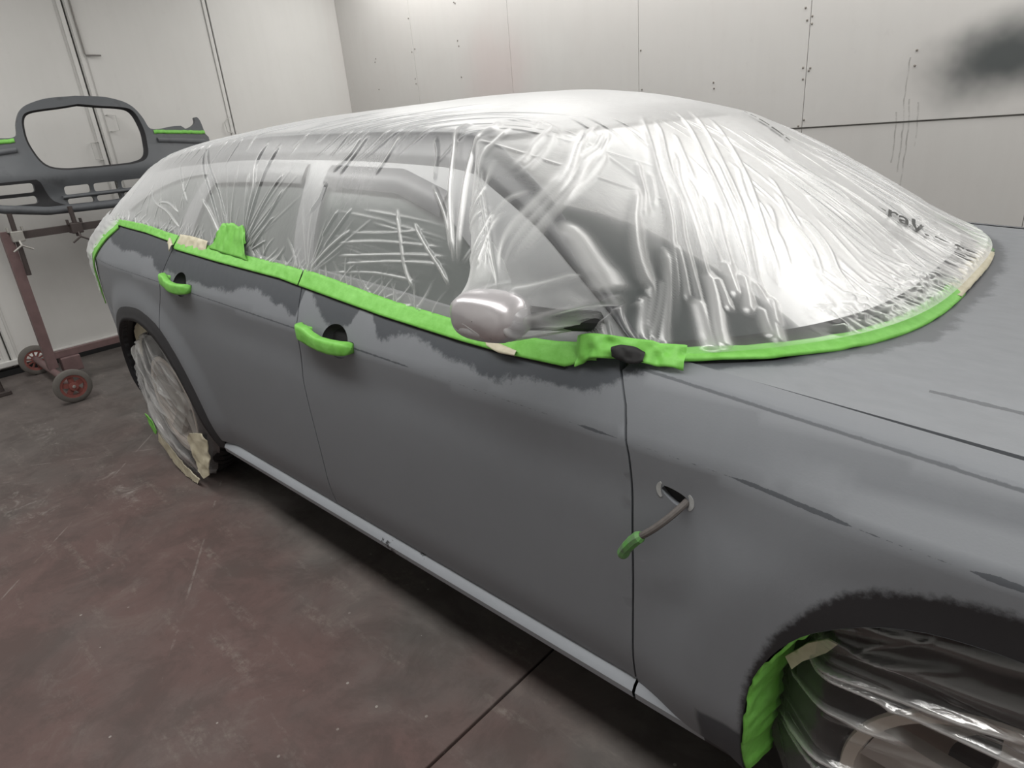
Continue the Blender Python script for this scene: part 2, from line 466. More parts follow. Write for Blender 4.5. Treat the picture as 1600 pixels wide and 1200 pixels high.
M_FILMW = make_film('wheel_polythene', 0.06, 0.45, rough=0.2, glossy=0.5, wr=2.5)

def make_glass(name, dcol, dmix, ior, rough):
    t = NT(name)
    tr = t.n('ShaderNodeBsdfTransparent'); tr.inputs[0].default_value = (0.30, 0.34, 0.32, 1)
    gl = t.n('ShaderNodeBsdfGlossy'); gl.inputs['Roughness'].default_value = rough
    df = t.n('ShaderNodeBsdfDiffuse'); df.inputs[0].default_value = dcol
    fr = t.n('ShaderNodeFresnel'); fr.inputs[0].default_value = ior
    m0 = t.n('ShaderNodeMixShader'); m0.inputs[0].default_value = dmix; t.l(tr.outputs[0], m0.inputs[1]); t.l(df.outputs[0], m0.inputs[2])
    m = t.n('ShaderNodeMixShader'); t.l(fr.outputs[0], m.inputs[0]); t.l(m0.outputs[0], m.inputs[1]); t.l(gl.outputs[0], m.inputs[2])
    t.l(m.outputs[0], t.out.inputs[0]); return t.m
M_GLASS = make_glass('tinted_window_glass', (0.19, 0.215, 0.205, 1), 0.6, 1.5, 0.30)
M_SCREEN = make_glass('muted_windscreen_glass', (0.10, 0.115, 0.115, 1), 0.5, 1.26, 0.42)  # darker, rougher, lower index than the side glass to tone down reflections

def spot(t, a, b, ca, cb, ra, rb, n, amp=0.5):
    """soft-edged elliptical stain mask around (ca, cb)"""
    qa = t.math('DIVIDE', t.math('SUBTRACT', a, ca), ra); qb = t.math('DIVIDE', t.math('SUBTRACT', b, cb), rb)
    d = t.math('SQRT', t.math('ADD', t.math('MULTIPLY', qa, qa), t.math('MULTIPLY', qb, qb)))
    d = t.math('ADD', d, t.math('MULTIPLY', t.math('SUBTRACT', n, 0.5), amp))
    return t.mapr(d, 1.0, 0.15)

def make_wall():
    t = NT('white_wall_sheet'); p = t.n('ShaderNodeNewGeometry').outputs['Position']; x, y, z = t.xyz(p)
    n1 = t.noise(p, 1.3, 4); n2 = t.noise(t.scl(p, (6, 6, 0.5)), 3, 4); n3 = t.noise(p, 14, 5, 0.65); n4 = t.noise(p, 3.5, 3)
    c = t.mix(n1, (0.60, 0.595, 0.58), (0.70, 0.695, 0.68))
    c = t.mix(t.math('MULTIPLY', t.ramp(n2, [(0.45, 0), (0.75, 1)]), 0.10), c, (0.52, 0.51, 0.49))
    back = t.math('GREATER_THAN', y, 2.2)
    # pink overspray ghosts
    m = t.math('MULTIPLY', t.math('MULTIPLY', spot(t, x, z, -0.95, 1.85, 0.5, 0.55, n4, 0.8), back), 0.28)
    c = t.mix(m, c, (0.62, 0.44, 0.44))
    pk = t.math('MULTIPLY', back, 0.16); c = t.mix(t.math('MULTIPLY', pk, n4), c, (0.60, 0.50, 0.48))
    # dark grey overspray cloud
    m = t.math('MULTIPLY', t.math('MULTIPLY', spot(t, t.math('ADD', x, t.math('MULTIPLY', z, -0.5)), z, 1.66, 1.575, 0.56, 0.27, n4, 0.6), back), 0.93)
    c = t.mix(m, c, (0.045, 0.055, 0.058))
    # darker patch low on the doors
    rear = t.math('LESS_THAN', x, -2.9)
    m = t.math('MULTIPLY', t.math('MULTIPLY', spot(t, y, z, -0.35, 0.75, 0.75, 0.5, n4, 0.8), rear), 0.30)
    c = t.mix(m, c, (0.34, 0.33, 0.32))
    c = t.mix(t.math('MULTIPLY', t.ramp(n3, [(0.62, 0), (0.75, 1)]), 0.10), c, (0.4, 0.39, 0.38))
    # runs beside the smudge
    for rx, z0, z1 in ((2.02, 1.05, 1.62), (2.045, 0.9, 1.42), (1.985, 1.1, 1.36), (2.085, 1.18, 1.40), (0.985, 1.20, 1.40), (1.0, 1.1, 1.33)):
        dx = t.math('ABSOLUTE', t.math('SUBTRACT', t.math('ADD', x, t.math('MULTIPLY', t.math('SUBTRACT', n4, 0.5), 0.06)), rx))
        m = t.math('MULTIPLY', t.math('LESS_THAN', dx, 0.0035), t.math('MULTIPLY', t.math('GREATER_THAN', z, z0), t.math('LESS_THAN', z, z1)))
        m = t.math('MULTIPLY', t.math('MULTIPLY', m, back), t.math('MULTIPLY', t.ramp(n3, [(0.35, 0), (0.6, 1)]), 0.55)); c = t.mix(m, c, (0.2, 0.19, 0.18))
    t.bsdf(c, 0.42, 0, t.bump(n2, 0.05, 0.01), 0.4); return t.m
M_WALL = make_wall()
M_SEAM = simple('dark_seam', (0.10, 0.095, 0.09), 0.8)
M_SEAMLT = simple('pale_seam', (0.34, 0.33, 0.31), 0.8)
M_SCREW = simple('rusty_screw_heads', (0.22, 0.20, 0.18), 0.6)
M_CEIL = simple('white_ceiling', (0.66, 0.66, 0.65), 0.7, var=0.05, scale=2)
M_LAMPBOX = simple('white_lamp_housing', (0.7, 0.7, 0.7), 0.4)
M_ROD = simple('grey_bolt_rod', (0.22, 0.21, 0.20), 0.5, 0.3)
M_PULL = simple('white_painted_pull', (0.56, 0.555, 0.54), 0.5)

def make_floor():
    t = NT('worn_red_concrete'); p = t.n('ShaderNodeNewGeometry').outputs['Position']; x, y, z = t.xyz(p)
    n1 = t.noise(p, 1.6, 5, 0.6); n2 = t.noise(p, 7, 6, 0.65); n3 = t.noise(p, 45, 5, 0.7); n4 = t.noise(t.scl(p, (0.6, 3.2, 1), (0, 0, 0), (0, 0, 0.5)), 4, 5, 0.65)
    n5 = t.noise(p, 2.6, 3); n6 = t.noise(p, 7, 9, 0.78, 0.8); n7 = t.noise(p, 4.2, 8, 0.72, 0.5)
    red = t.mix(n2, (0.090, 0.055, 0.050), (0.150, 0.098, 0.091))
    grey = t.mix(n2, (0.082, 0.074, 0.070), (0.146, 0.131, 0.124))
    # the red coat is worn away beside the car and at the rear
    near = t.mapr(t.math('ADD', y, t.math('MULTIPLY', t.math('SUBTRACT', n1, 0.5), 1.1)), -1.25, -0.75)
    rear = t.mapr(t.math('ADD', x, t.math('MULTIPLY', t.math('SUBTRACT', n5, 0.5), 1.6)), 0.4, -1.4)
    g = t.math('MAXIMUM', near, t.math('MULTIPLY', rear, 0.85))
    wear = t.ramp(n1, [(0.52, 0), (0.72, 1)])
    g = t.math('MAXIMUM', g, t.math('MULTIPLY', wear, 0.6))
    c = t.mix(g, red, grey)
    dk = t.math('MULTIPLY', t.ramp(n5, [(0.25, 1), (0.45, 0)]), 0.45); c = t.mix(dk, c, (0.05, 0.045, 0.042))
    sc = t.math('MULTIPLY', t.ramp(n4, [(0.56, 0), (0.72, 1)]), t.ramp(n3, [(0.42, 0), (0.62, 1)]))
    c = t.mix(t.math('MULTIPLY', sc, 0.55), c, (0.27, 0.245, 0.22))
    c = t.mix(t.math('MULTIPLY', t.ramp(n7, [(0.40, 1), (0.52, 0)]), 0.38), c, (0.050, 0.040, 0.036))
    c = t.mix(t.math('MULTIPLY', t.ramp(n7, [(0.56, 0), (0.68, 1)]), 0.30), c, (0.20, 0.17, 0.155))
    # pale dust scuffs near the rear wheel and along the driven edge
    for cx, cy, rx, ry, k in ((-0.55, -1.55, 0.5, 0.16, 0.75), (-1.35, -1.25, 0.45, 0.10, 0.6), (-0.3, -1.2, 0.6, 0.10, 0.5), (-0.1, -1.85, 0.35, 0.18, 0.5), (1.3, -1.35, 0.30, 0.16, 0.14), (1.05, -1.75, 0.5, 0.10, 0.10)):
        m = spot(t, x, y, cx, cy, rx, ry, n2, 1.5)
        m = t.math('MULTIPLY', t.math('MULTIPLY', m, t.ramp(n6, [(0.50, 0), (0.58, 0.35), (0.66, 1)])), k); c = t.mix(m, c, (0.46, 0.44, 0.41))
    sp = t.n('ShaderNodeTexVoronoi'); sp.inputs['Scale'].default_value = 14; t.l(p, sp.inputs['Vector'])
    m = t.math('MULTIPLY', t.math('LESS_THAN', sp.outputs['Distance'], 0.06), t.ramp(n1, [(0.5, 0), (0.6, 1)])); c = t.mix(t.math('MULTIPLY', m, 0.5), c, (0.45, 0.43, 0.40))
    # scratches
    for a, off, w in ((0.55, 0.9, 0.004), (0.7, 1.4, 0.003), (-0.9, 0.3, 0.003)):
        d = t.math('ABSOLUTE', t.math('SUBTRACT', t.math('ADD', t.math('MULTIPLY', x, math.sin(a)), t.math('MULTIPLY', y, math.cos(a))), -off + 0.2))
        m = t.math('MULTIPLY', t.math('LESS_THAN', d, w), t.ramp(n2, [(0.5, 0), (0.6, 1)])); c = t.mix(t.math('MULTIPLY', m, 0.4), c, (0.3, 0.28, 0.26))
    r = t.math('ADD', 0.52, t.math('MULTIPLY', n2, 0.3))
    t.bsdf(c, r, 0, t.bump(t.math('ADD', n3, n2), 0.12, 0.004), 0.35); return t.m
M_FLOOR = make_floor()

# ------------------------------------------------------------------ the room
X0, X1, Y0, Y1 = -3.05, 5.6, -4.2, 2.35
floor = empty('floor', (1.0, -1.0, 0)); tag(floor, 'worn reddish brown concrete floor with a dark joint beside the car', None, None, 'structure')
for xa, xb in ((X0 - 0.1, 1.996), (2.004, X1 + 0.1)):
    b = MB(); b.box((xa, Y0 - 0.1, -0.06), (xb, Y1 + 0.1, 0.0), 0.004); b.build('slab', M_FLOOR, floor)
b = MB(); b.box((1.99, Y0, -0.06), (2.01, Y1, -0.02)); b.build('joint_filler', M_SEAM, floor)

def struct(o, label=None): return tag(o, label, None, None, 'structure')

wb = empty('wall_back', (1.0, Y1, 0)); struct(wb, 'white sheet-metal side wall behind the car with screws and overspray')
b = MB(); b.box((X0 - 0.1, Y1 + 0.012, 0), (X1 + 0.1, Y1 + 0.10, CEIL)); b.build('backing', M_SEAMLT, wb)
seams = [X0, -1.955, -0.79, 0.376, 1.49, 2.62, 3.75, 4.88, X1]
for k in range(len(seams) - 1):
    for z0, z1, dy in ((0.0, 1.3035, 0.0), (1.3105, CEIL, -0.004)):
        b = MB(); g = 0.0012
        b.box((seams[k] + g, Y1 + dy, z0), (seams[k + 1] - g, Y1 + 0.014, z1), 0.0025 if z0 > 0 else 0.001); b.build('panel', M_WALL, wb, sharp=30)
b = MB()
mids = [-2.53, -1.98, -1.93, -1.36, -0.80, -0.19, 0.35, 0.40, 0.93, 1.47, 1.51, 2.05]
for k, sx in enumerate(mids):
    for zz in np.arange(0.25, 3.2, 0.27):
        if random.random() < 0.55:
            for q in range(1 + (random.random() < 0.4)):
                b.lathe([(0.0001, -0.004), (0.004, -0.0035), (0.0065, 0.0)], (sx + random.uniform(-0.012, 0.012), Y1 - 0.004, zz + q * 0.035 + random.uniform(-0.03, 0.03)), 'Y', 8)
tag(b.build('screw_heads', M_SCREW, wb), None, None, None, 'stuff')

wl = empty('wall_left', (X0, 0, 0)); struct(wl, 'white wall of tall door leaves behind the car')
b = MB(); b.box((X0 - 0.1, Y0, 0), (X0 - 0.03, Y1, CEIL)); b.build('backing', M_SEAM, wl)
b = MB(); b.box((X0 - 0.03, 1.085, 0.05), (X0, Y1, CEIL), 0.003); b.build('panel', M_WALL, wl)
b = MB(); b.box((X0 - 0.03, Y0, 0.05), (X0, -2.19, CEIL), 0.003); b.build('panel', M_WALL, wl)
for k, (ya, yb) in enumerate(((-2.185, -1.105), (-1.095, -0.022), (-0.010, 1.064))):
    d = empty('door_%d' % (k + 1), (X0, (ya + yb) / 2, 0)); struct(d)
    b = MB(); b.box((X0 - 0.028, ya, 0.06), (X0, yb, CEIL), 0.004); b.build('leaf', M_WALL, d)
    for yy, sgn in ((ya, 1), (yb, -1)):
        b = MB(); b.box((X0, yy + sgn * 0.006, 0.07), (X0 + 0.012, yy + sgn * 0.036, CEIL), 0.004); b.build('edge_strip', M_WALL, d)
        if k > 0 and not (k == 2 and sgn == -1):
            b = MB(); b.box((X0, yy + sgn * 0.050, 0.07), (X0 + 0.004, yy + sgn * 0.054, CEIL)); b.build('seal_line', M_PULL, d)
    if k == 2:
        b = MB(); b.tube([(X0 + 0.02, 0.030, 3.2), (X0 + 0.02, 0.030, 2.235), (X0 + 0.022, 0.034, 2.222), (X0 + 0.026, 0.05, 2.22), (X0 + 0.03, 0.135, 2.22)], 0.006, 8); b.build('bolt_rod', M_ROD, d)
        b = MB(); b.tube([(X0, 0.055, 1.80), (X0 + 0.03, 0.06, 1.80), (X0 + 0.03, 0.115, 1.795), (X0 + 0.03, 0.115, 1.685), (X0 + 0.03, 0.06, 1.68), (X0, 0.055, 1.68)], 0.004, 6); b.build('pull', M_PULL, d)
        b = MB(); b.tube([(X0, 1.045, 1.74), (X0 + 0.03, 1.03, 1.74), (X0 + 0.03, 0.98, 1.70), (X0 + 0.03, 0.985, 1.62), (X0 + 0.03, 1.03, 1.61), (X0, 1.045, 1.61)], 0.004, 6); b.build('pull', M_PULL, d)
    if k == 1:
        b = MB(); b.tube([(X0, -0.06, 1.61), (X0 + 0.03, -0.065, 1.61), (X0 + 0.03, -0.115, 1.605), (X0 + 0.03, -0.115, 1.485), (X0 + 0.03, -0.065, 1.48), (X0, -0.06, 1.48)], 0.004, 6); b.build('pull', M_PULL, d)
b = MB(); b.box((X0 - 0.03, 1.068, 0.06), (X0 + 0.014, 1.083, CEIL), 0.003); struct(b.build('trim_1', M_WALL))
b = MB(); b.box((X0 - 0.03, Y0, 0.0), (X0 + 0.012, Y1, 0.045), 0.003); struct(b.build('base_gap_left', M_GAP))  # black strip stands for the shade in the gap at the wall foot
b = MB(); b.box((X0, Y0, 0.072), (X0 + 0.03, Y1, 0.115), 0.006); struct(b.build('trim_2', M_WALL))
b = MB(); b.box((X1, Y0, 0), (X1 + 0.1, Y1, CEIL)); struct(b.build('wall_right', M_WALL))
b = MB(); b.box((X0 - 0.1, Y0 - 0.1, 0), (X1 + 0.1, Y0, CEIL)); struct(b.build('wall_front', M_WALL))
b = MB(); b.box((X0 - 0.1, Y0 - 0.1, CEIL), (X1 + 0.1, Y1 + 0.1, CEIL + 0.1)); struct(b.build('ceiling', M_CEIL))
for k, (lx, ly, lz, tilt, pw) in enumerate(LAMPS):
    e = empty('ceiling_lamp', (lx, ly, lz))
    tag(e, 'white ceiling lamp housing above the car' if tilt == 0 else 'white angled lamp housing along top of side wall', 'lamp', 'booth lamps above the picture')
    hy = 0.34
    b = MB(); b.box((lx - 0.96, ly - hy, lz - 0.02), (lx + 0.96, ly + hy, lz + 0.06), 0.006)
    o = b.build('housing', M_LAMPBOX, e)
    b = MB()
    for s in (-1, 1):
        b.box((lx - 0.96, ly + s * (hy - 0.025), lz - 0.05), (lx + 0.96, ly + s * hy, lz - 0.0))
        b.box((lx + s * 0.935, ly - hy, lz - 0.05), (lx + s * 0.96, ly + hy, lz - 0.0))
    o = b.build('frame', M_LAMPBOX, e)
    e.rotation_euler = (math.radians(-tilt), 0, 0)

# ------------------------------------------------------------------ car shape functions
def taper(x):
    x = np.asarray(x, float)
    return 0.16 * np.clip(-0.2 - x, 0, None) ** 2 + 0.2 * np.clip(x - 3.15, 0, None) ** 2
def flare(x, z):
    r = np.sqrt(((x - 3.03) / 0.36) ** 2 + ((z - 0.42) / 0.385) ** 2)
    f = 0.028 * smoothstep(1.75, 1.25, r)
    r2 = np.sqrt(((x + 0.12) / 0.47) ** 2 + ((z - 0.40) / 0.42) ** 2)
    return f + 0.022 * smoothstep(1.40, 1.10, r2)
def side_y(x, z):
    x = np.asarray(x, float); z = np.asarray(z, float)
    d = z - crease_z(x); up = np.clip(d, 0, None); dn = np.clip(-d, 0, None)
    y = 0.945 - 0.40 * up - 1.5 * up ** 2 - 0.06 * dn ** 2 - 0.9 * np.clip(0.46 - z, 0, None) ** 2
    # shallow hollow under the crease
    y = y - 0.004 * np.exp(-((dn - 0.09) / 0.06) ** 2) * smoothstep(0.4, 0.9, x) * (d < 0)
    return y - taper(x) + flare(x, z) * (z < crease_z(x) + 0.03)
def lift_near(x, z): return np.stack([x, -side_y(x, z), z], -1)
def lift_far(x, z): return np.stack([x, side_y(x, z), z], -1)
BELT = [(-1.3, 1.20), (-0.343, 1.187), (-0.011, 1.171), (0.266, 1.15), (0.346, 1.127), (0.713, 1.108), (1.152, 1.09), (1.258, 1.081), (1.686, 1.047),
        (1.972, 1.030), (2.128, 1.024), (2.27, 1.024), (2.318, 1.042), (2.375, 1.047), (2.44, 1.043)]
belt = lambda x: np.interp(x, [p[0] for p in BELT], [p[1] for p in BELT])
Fz = lambda x: 1.042 - 0.083 * (np.asarray(x) - 2.445)
ARCH_R = curve2([(-0.555, 0.30), (-0.575, 0.42), (-0.54, 0.55), (-0.393, 0.715), (-0.227, 0.79), (-0.072, 0.806), (0.088, 0.769), (0.235, 0.64), (0.328, 0.45), (0.375, 0.30)], 44)
ARCH_RO = curve2([(-0.62, 0.30), (-0.645, 0.42), (-0.61, 0.60), (-0.43, 0.785), (-0.235, 0.855), (-0.05, 0.870), (0.13, 0.832), (0.285, 0.70), (0.385, 0.49), (0.43, 0.30)], 44)
_fa = [(2.672, 0.27), (2.672, 0.33), (2.677, 0.425), (2.687, 0.531), (2.716, 0.617), (2.762, 0.693), (2.823, 0.747), (2.878, 0.778), (2.936, 0.796), (3.01, 0.803), (3.08, 0.800)]
_fb = [(6.12 - a, c) for a, c in _fa[:-1]][::-1]
ARCH_F = curve2(_fa + _fb, 60)
SHUT_B = curve2([(1.265, 1.12), (1.287, 1.06), (1.309, 0.974), (1.290, 0.86), (1.279, 0.789), (1.276, 0.566), (1.268, 0.44), (1.262, 0.345)], 26)
SHUT_A = curve2([(2.372, 1.06), (2.395, 1.02), (2.419, 0.977), (2.439, 0.891), (2.443, 0.78), (2.441, 0.635), (2.434, 0.45), (2.428, 0.345)], 26)
SHUT_C = curve2([(0.315, 1.15), (0.305, 1.10), (0.288, 1.045), (0.272, 1.0), (0.222, 0.93), (0.190, 0.89), (0.172, 0.80), (0.165, 0.70)], 22)
SILL = 0.342

car = empty('car', (0, 0, 0))
tag(car, 'dark grey primed station wagon masked with plastic film and green tape for painting', 'car')

def belt_pts(a, b, n=14, off=0.028):
    xs = np.linspace(a, b, n); return [(x, belt(x) + off) for x in xs]
crl = np.array([(x, crease_z(x)) for x in np.linspace(-1.2, 3.9, 200)])
G = 0.0026
# holes for the handle recesses
def ell(cx, cz, a, b, n=28, rot=0.0):
    t = np.linspace(0, 2 * np.pi, n, endpoint=False); c, s = math.cos(rot), math.sin(rot)
    u, v = a * np.cos(t), b * np.sin(t); return np.stack([cx + u * c - v * s, cz + u * s + v * c], 1)
REC_F = ell(1.507, 0.960, 0.062, 0.046); REC_R = ell(0.462, 1.012, 0.060, 0.044)
# quarter panel
q_top = belt_pts(0.312 - G, -0.36, 10)
quarter = [(p[0] - G, p[1]) for p in SHUT_C[::-1]] + q_top[1:] + [(-0.50, 1.12), (-0.64, 1.03), (-0.76, 0.93), (-0.84, 0.83), (-0.88, 0.772), (-0.62, 0.757)]
qa = [tuple(p) for p in ARCH_R if p[1] > 0.66]
quarter = [(0.163 - G, 0.70)] + quarter[1:] + [(qa[0][0], 0.752 if qa[0][1] > 0.75 else qa[0][1] + 0.02)] 
quarter = quarter + [p for p in qa if p[0] < 0.163 - G]
panel('rear_quarter_panel', [quarter], 0.022, lift_near, M_PRIMER, car, (0, 0.02, 0), lines=[crl])
# rear door
rd = [(p[0] + G, p[1]) for p in SHUT_C] + [tuple(p) for p in ARCH_R if p[0] > 0.165 + G and p[1] > SILL + 0.012][0:] + [(0.368, SILL), (1.262 - G, SILL)]
rd += [(p[0] - G, p[1]) for p in SHUT_B[::-1][1:]]
rd = [p for p in rd if p[1] <= belt(p[0]) + 0.03]
rd += belt_pts(1.27 - G, 0.32, 12)
panel('rear_door', [rd, REC_R], 0.022, lift_near, M_PRIMER, car, (0, 0.02, 0), lines=[crl])
# front door
fd = [(p[0] + G, p[1]) for p in SHUT_B if p[1] <= belt(p[0]) + 0.03] + [(2.428 - G, SILL)]
fd += [(p[0] - G, p[1]) for p in SHUT_A[::-1][1:]] 
fd = [p for p in fd if p[1] <= belt(p[0]) + 0.02] + belt_pts(2.37 - G, 1.285, 16, 0.02)
panel('front_door', [fd, REC_F], 0.022, lift_near, M_PRIMER, car, (0, 0.02, 0), lines=[crl])
# front wing with its top flange
def lift_fender(x, s):
    f = Fz(x); yb = side_y(x, np.minimum(s, f)); t = np.clip(s - f, 0, None)
    k = 1 - np.exp(-t / 0.006)
    return np.stack([x, -(yb - 0.004 * k - 0.97 * t), np.minimum(s, f) + 0.10 * t + 0.003 * k], -1)
HOLE = curve2([(2.502, 0.853), (2.510, 0.862), (2.522, 0.861), (2.550, 0.852), (2.556, 0.843), (2.549, 0.832), (2.535, 0.830), (2.512, 0.842), (2.502, 0.853)], 26)[:-1]
topx = np.linspace(3.93, 2.445, 26)
fw = [(p[0] + G, p[1]) for p in SHUT_A if p[1] < 1.04] + [(2.428 + G, SILL - 0.02), (2.64, SILL - 0.035)] + [tuple(p) for p in ARCH_F] + [(3.93, 0.30)]
fw += [(x, Fz(x) + 0.058) for x in topx]
fline = np.array([(x, Fz(x)) for x in np.linspace(2.40, 3.95, 90)]); fline2 = fline + np.array([0, 0.008])
panel('front_wing', [fw, HOLE], 0.02, lift_fender, M_PRIMER, car, lambda P: np.where((P[:, 2:] > Fz(P[:, :1]) + 0.0045), np.array([[0, -0.001, -0.025]]), np.array([[0, 0.02, 0]])), lines=[crl, fline, fline2])
# dark line of the wing crease: a sanded-through strip lies in the paint; rear bumper below the quarter panel
rbp = [(p[0], p[1]) for p in ARCH_R if p[0] < -0.30 and p[1] < 0.735]
rb = rbp[::-1] + [(-1.15, 0.30), (-1.20, 0.45), (-1.20, 0.70), (-1.10, 0.765), (-0.88, 0.766), (-0.62, 0.751), (-0.40, 0.742)]
rb = [(rbp[-1][0], rbp[-1][1])] + rbp[::-1][1:] + [(-1.15, 0.30), (-1.20, 0.45), (-1.20, 0.70), (-1.10, 0.765), (-0.88, 0.766), (-0.62, 0.751), (-0.42, 0.741)]
panel('rear_bumper', [rb], 0.025, lift_near, M_PRIMER, car, (0, 0.02, 0))
# wheel arch lips (bare dark undercoat), proud of the panels
n = len(ARCH_R)
P = np.zeros((n, 6, 3))
for k, w in enumerate(np.linspace(0, 1, 5)):
    q = ARCH_R * (1 - w) + ARCH_RO * w
    P[:, k + 1] = np.stack([q[:, 0], -side_y(q[:, 0], q[:, 1]) - 0.004 - 0.012 * (1 - w) ** 2 + (0.006 if w == 1 else 0), q[:, 1]], 1)
P[:, 0] = P[:, 1] + np.array([0, 0.06, 0])
grid_obj('rear_arch_lip', P, M_DARK, car, flip=True)
nf = len(ARCH_F); P = np.zeros((nf, 3, 3))
base = lift_near(ARCH_F[:, 0], ARCH_F[:, 1])
cen = np.array([3.06, 0.0, 0.36])
for k, (dy, sc) in enumerate(((-0.001, 1.0), (0.012, 0.998), (0.05, 0.996))):
    P[:, k] = base; P[:, k, 1] += dy; P[:, k, 0] = 3.06 + (base[:, 0] - 3.06) * sc; P[:, k, 2] = 0.36 + (base[:, 2] - 0.36) * sc
grid_obj('front_arch_lip', P, M_DARK, car, flip=False)
# sill: light on the ledge and shade in the grooves are put into the colour
xs = np.linspace(0.42, 2.425, 60)
def sill_strip(xs, name):
    prof = [(0.880, 0.352, 0), (0.902, 0.336, 0), (0.918, 0.326, 0), (0.926, 0.312, 0), (0.922, 0.292, 0), (0.905, 0.279, 0), (0.86, 0.262, 0), (0.80, 0.245, 0)]
    P = np.zeros((len(xs), len(prof), 3))
    for k, (y, z, _) in enumerate(prof): P[:, k] = np.stack([xs, np.full_like(xs, -y), np.full_like(xs, z)], 1)
    return P
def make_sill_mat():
    t = NT('sill_primer_lit'); p = t.pos(); x, y, z = t.xyz(p); n = t.noise(t.scl(p, (1, 1, 1)), 18, 5, 0.7); n2 = t.noise(p, 5, 3)
    lt = t.mix(n2, tuple(c * 1.35 for c in LIGHT_P), tuple(c * 1.65 for c in LIGHT_P))  # lighter than the panels: painted light of the up-facing ledge
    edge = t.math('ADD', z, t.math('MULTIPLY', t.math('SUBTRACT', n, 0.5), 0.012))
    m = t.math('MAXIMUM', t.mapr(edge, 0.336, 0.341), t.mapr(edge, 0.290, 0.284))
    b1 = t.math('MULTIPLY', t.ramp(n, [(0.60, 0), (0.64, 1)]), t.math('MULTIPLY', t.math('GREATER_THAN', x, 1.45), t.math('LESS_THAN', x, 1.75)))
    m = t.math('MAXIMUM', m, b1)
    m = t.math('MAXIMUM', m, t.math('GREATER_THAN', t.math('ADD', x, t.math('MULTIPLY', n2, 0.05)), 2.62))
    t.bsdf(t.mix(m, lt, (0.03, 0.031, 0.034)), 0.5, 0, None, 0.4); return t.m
M_SILL = make_sill_mat()
grid_obj('sill', sill_strip(xs, 's'), M_SILL, car, flip=True, sharp=40)
grid_obj('wing_sill_end', sill_strip(np.linspace(2.432, 2.668, 14), 's'), M_SILL, car, flip=True, sharp=40)
# dark shell behind the panel gaps
shell = [(-1.15, 0.32)] + [(p[0] - 0.01, p[1] + 0.01) for p in ARCH_RO if p[1] > 0.32] + [(0.45, 0.28), (2.62, 0.28)]
shell += [(p[0] + (-0.03 if p[0] < 3.06 else 0.03), p[1] + 0.03) for p in ARCH_F if p[1] > 0.28] + [(3.9, 0.32), (3.9, 0.90), (2.50, 1.02), (2.36, 1.02), (1.7, 1.03), (0.3, 1.10), (-0.35, 1.14), (-0.62, 0.98), (-0.85, 0.76), (-1.12, 0.74)]
panel('inner_body', [shell], 0.05, lambda x, z: np.stack([x, -side_y(x, z) + 0.016 + 0.02 * smoothstep(0.9, 1.1, z), z], -1), M_GAP, car, rim=False)
# far side in one piece
far = [(-1.15, 0.30)] + [tuple(p) for p in ARCH_R if p[1] > 0.31] + [(0.38, 0.28), (2.66, 0.28)] + [tuple(p) for p in ARCH_F if p[1] > 0.3] + [(3.93, 0.30)]
far += [(x, Fz(x)) for x in topx] + belt_pts(2.40, -0.36, 30, 0.02) + [(-0.6, 1.14), (-1.0, 1.05), (-1.2, 0.8), (-1.2, 0.5)]
panel('far_side_panel', [far], 0.05, lift_far, M_PRIMER, car, (0, -0.02, 0), flip=True)
# hood
XH = lambda y: 2.765 - 0.32 * (np.abs(y) / 0.857) ** 3.4
ny, nx_ = 81, 60
P = np.zeros((nx_, ny, 3)); yy = np.linspace(-1, 1, ny)
for i, s in enumerate(np.linspace(0, 1, nx_)):
    hw = 0.819
    ys = yy * hw; xs_ = XH(ys) + (3.93 - XH(ys)) * s
    gz = Fz(xs_) + 0.006
    crown = 0.028 * (1 - np.abs(ys / 0.822) ** 2.2)
    step = 0.006 * smoothstep(0.705, 0.68, np.abs(ys))
    z = gz + crown * smoothstep(-0.1, 0.8, s) * 0.9 + step - 0.10 * np.clip(xs_ - 3.3, 0, None) ** 2
    P[i] = np.stack([xs_, ys - np.sign(ys) * 0.16 * np.clip(xs_ - 3.15, 0, None) ** 2 * (np.abs(ys) / 0.822), z], 1)
P2 = P.copy(); edge = P[:, :1] + np.array([0, 0.002, -0.03]); edge2 = P[:, -1:] + np.array([0, -0.002, -0.03])
grid_obj('hood', np.concatenate([edge, P[:, :1], P, P[:, -1:], edge2], 1), M_HOOD, car, flip=False, sharp=50)
b = MB(); b.box((3.55, -0.78, 0.35), (3.90, 0.78, 0.84), 0.03); b.build('front_support', M_GAP, car)
for sg in (-1, 1):
    b = MB(); b.box((2.45, sg * 0.86, 0.92), (3.1, sg * 0.70, 0.955)); b.build('wing_gutter', M_GAP, car)
# underbody, firewall, cabin floor, dashboard
b = MB(); b.box((-1.05, -0.70, 0.24), (3.55, 0.70, 0.34), 0.01)
b.box((0.46, -0.86, 0.26), (2.60, 0.86, 0.36), 0.01); b.box((2.42, -0.80, 0.34), (2.50, 0.80, 0.98), 0.01)
b.box((-0.75, -0.62, 0.34), (0.45, 0.62, 0.84), 0.02); b.build('underbody', M_GAP, car)
b = MB(); b.box((1.95, -0.76, 0.80), (2.42, 0.76, 1.02), 0.05); b.build('dashboard', M_SEAT, car)
def seat(cx, cy):
    b = MB(); b.box((cx - 0.26, cy - 0.26, 0.36), (cx + 0.26, cy + 0.26, 0.60), 0.06)
    V0 = len(b.V); b.box((-0.07, -0.25, 0), (0.07, 0.25, 0.62), 0.05); b.box((-0.05, -0.13, 0.66), (0.05, 0.13, 0.86), 0.04)
    a = math.radians(-18)
    for i in range(V0, len(b.V)):
        x, y, z = b.V[i]; b.V[i] = (cx - 0.24 + x * math.cos(a) + z * math.sin(a), cy + y, 0.56 + z * math.cos(a) - x * math.sin(a))
    b.build('seat', M_SEAT, car)
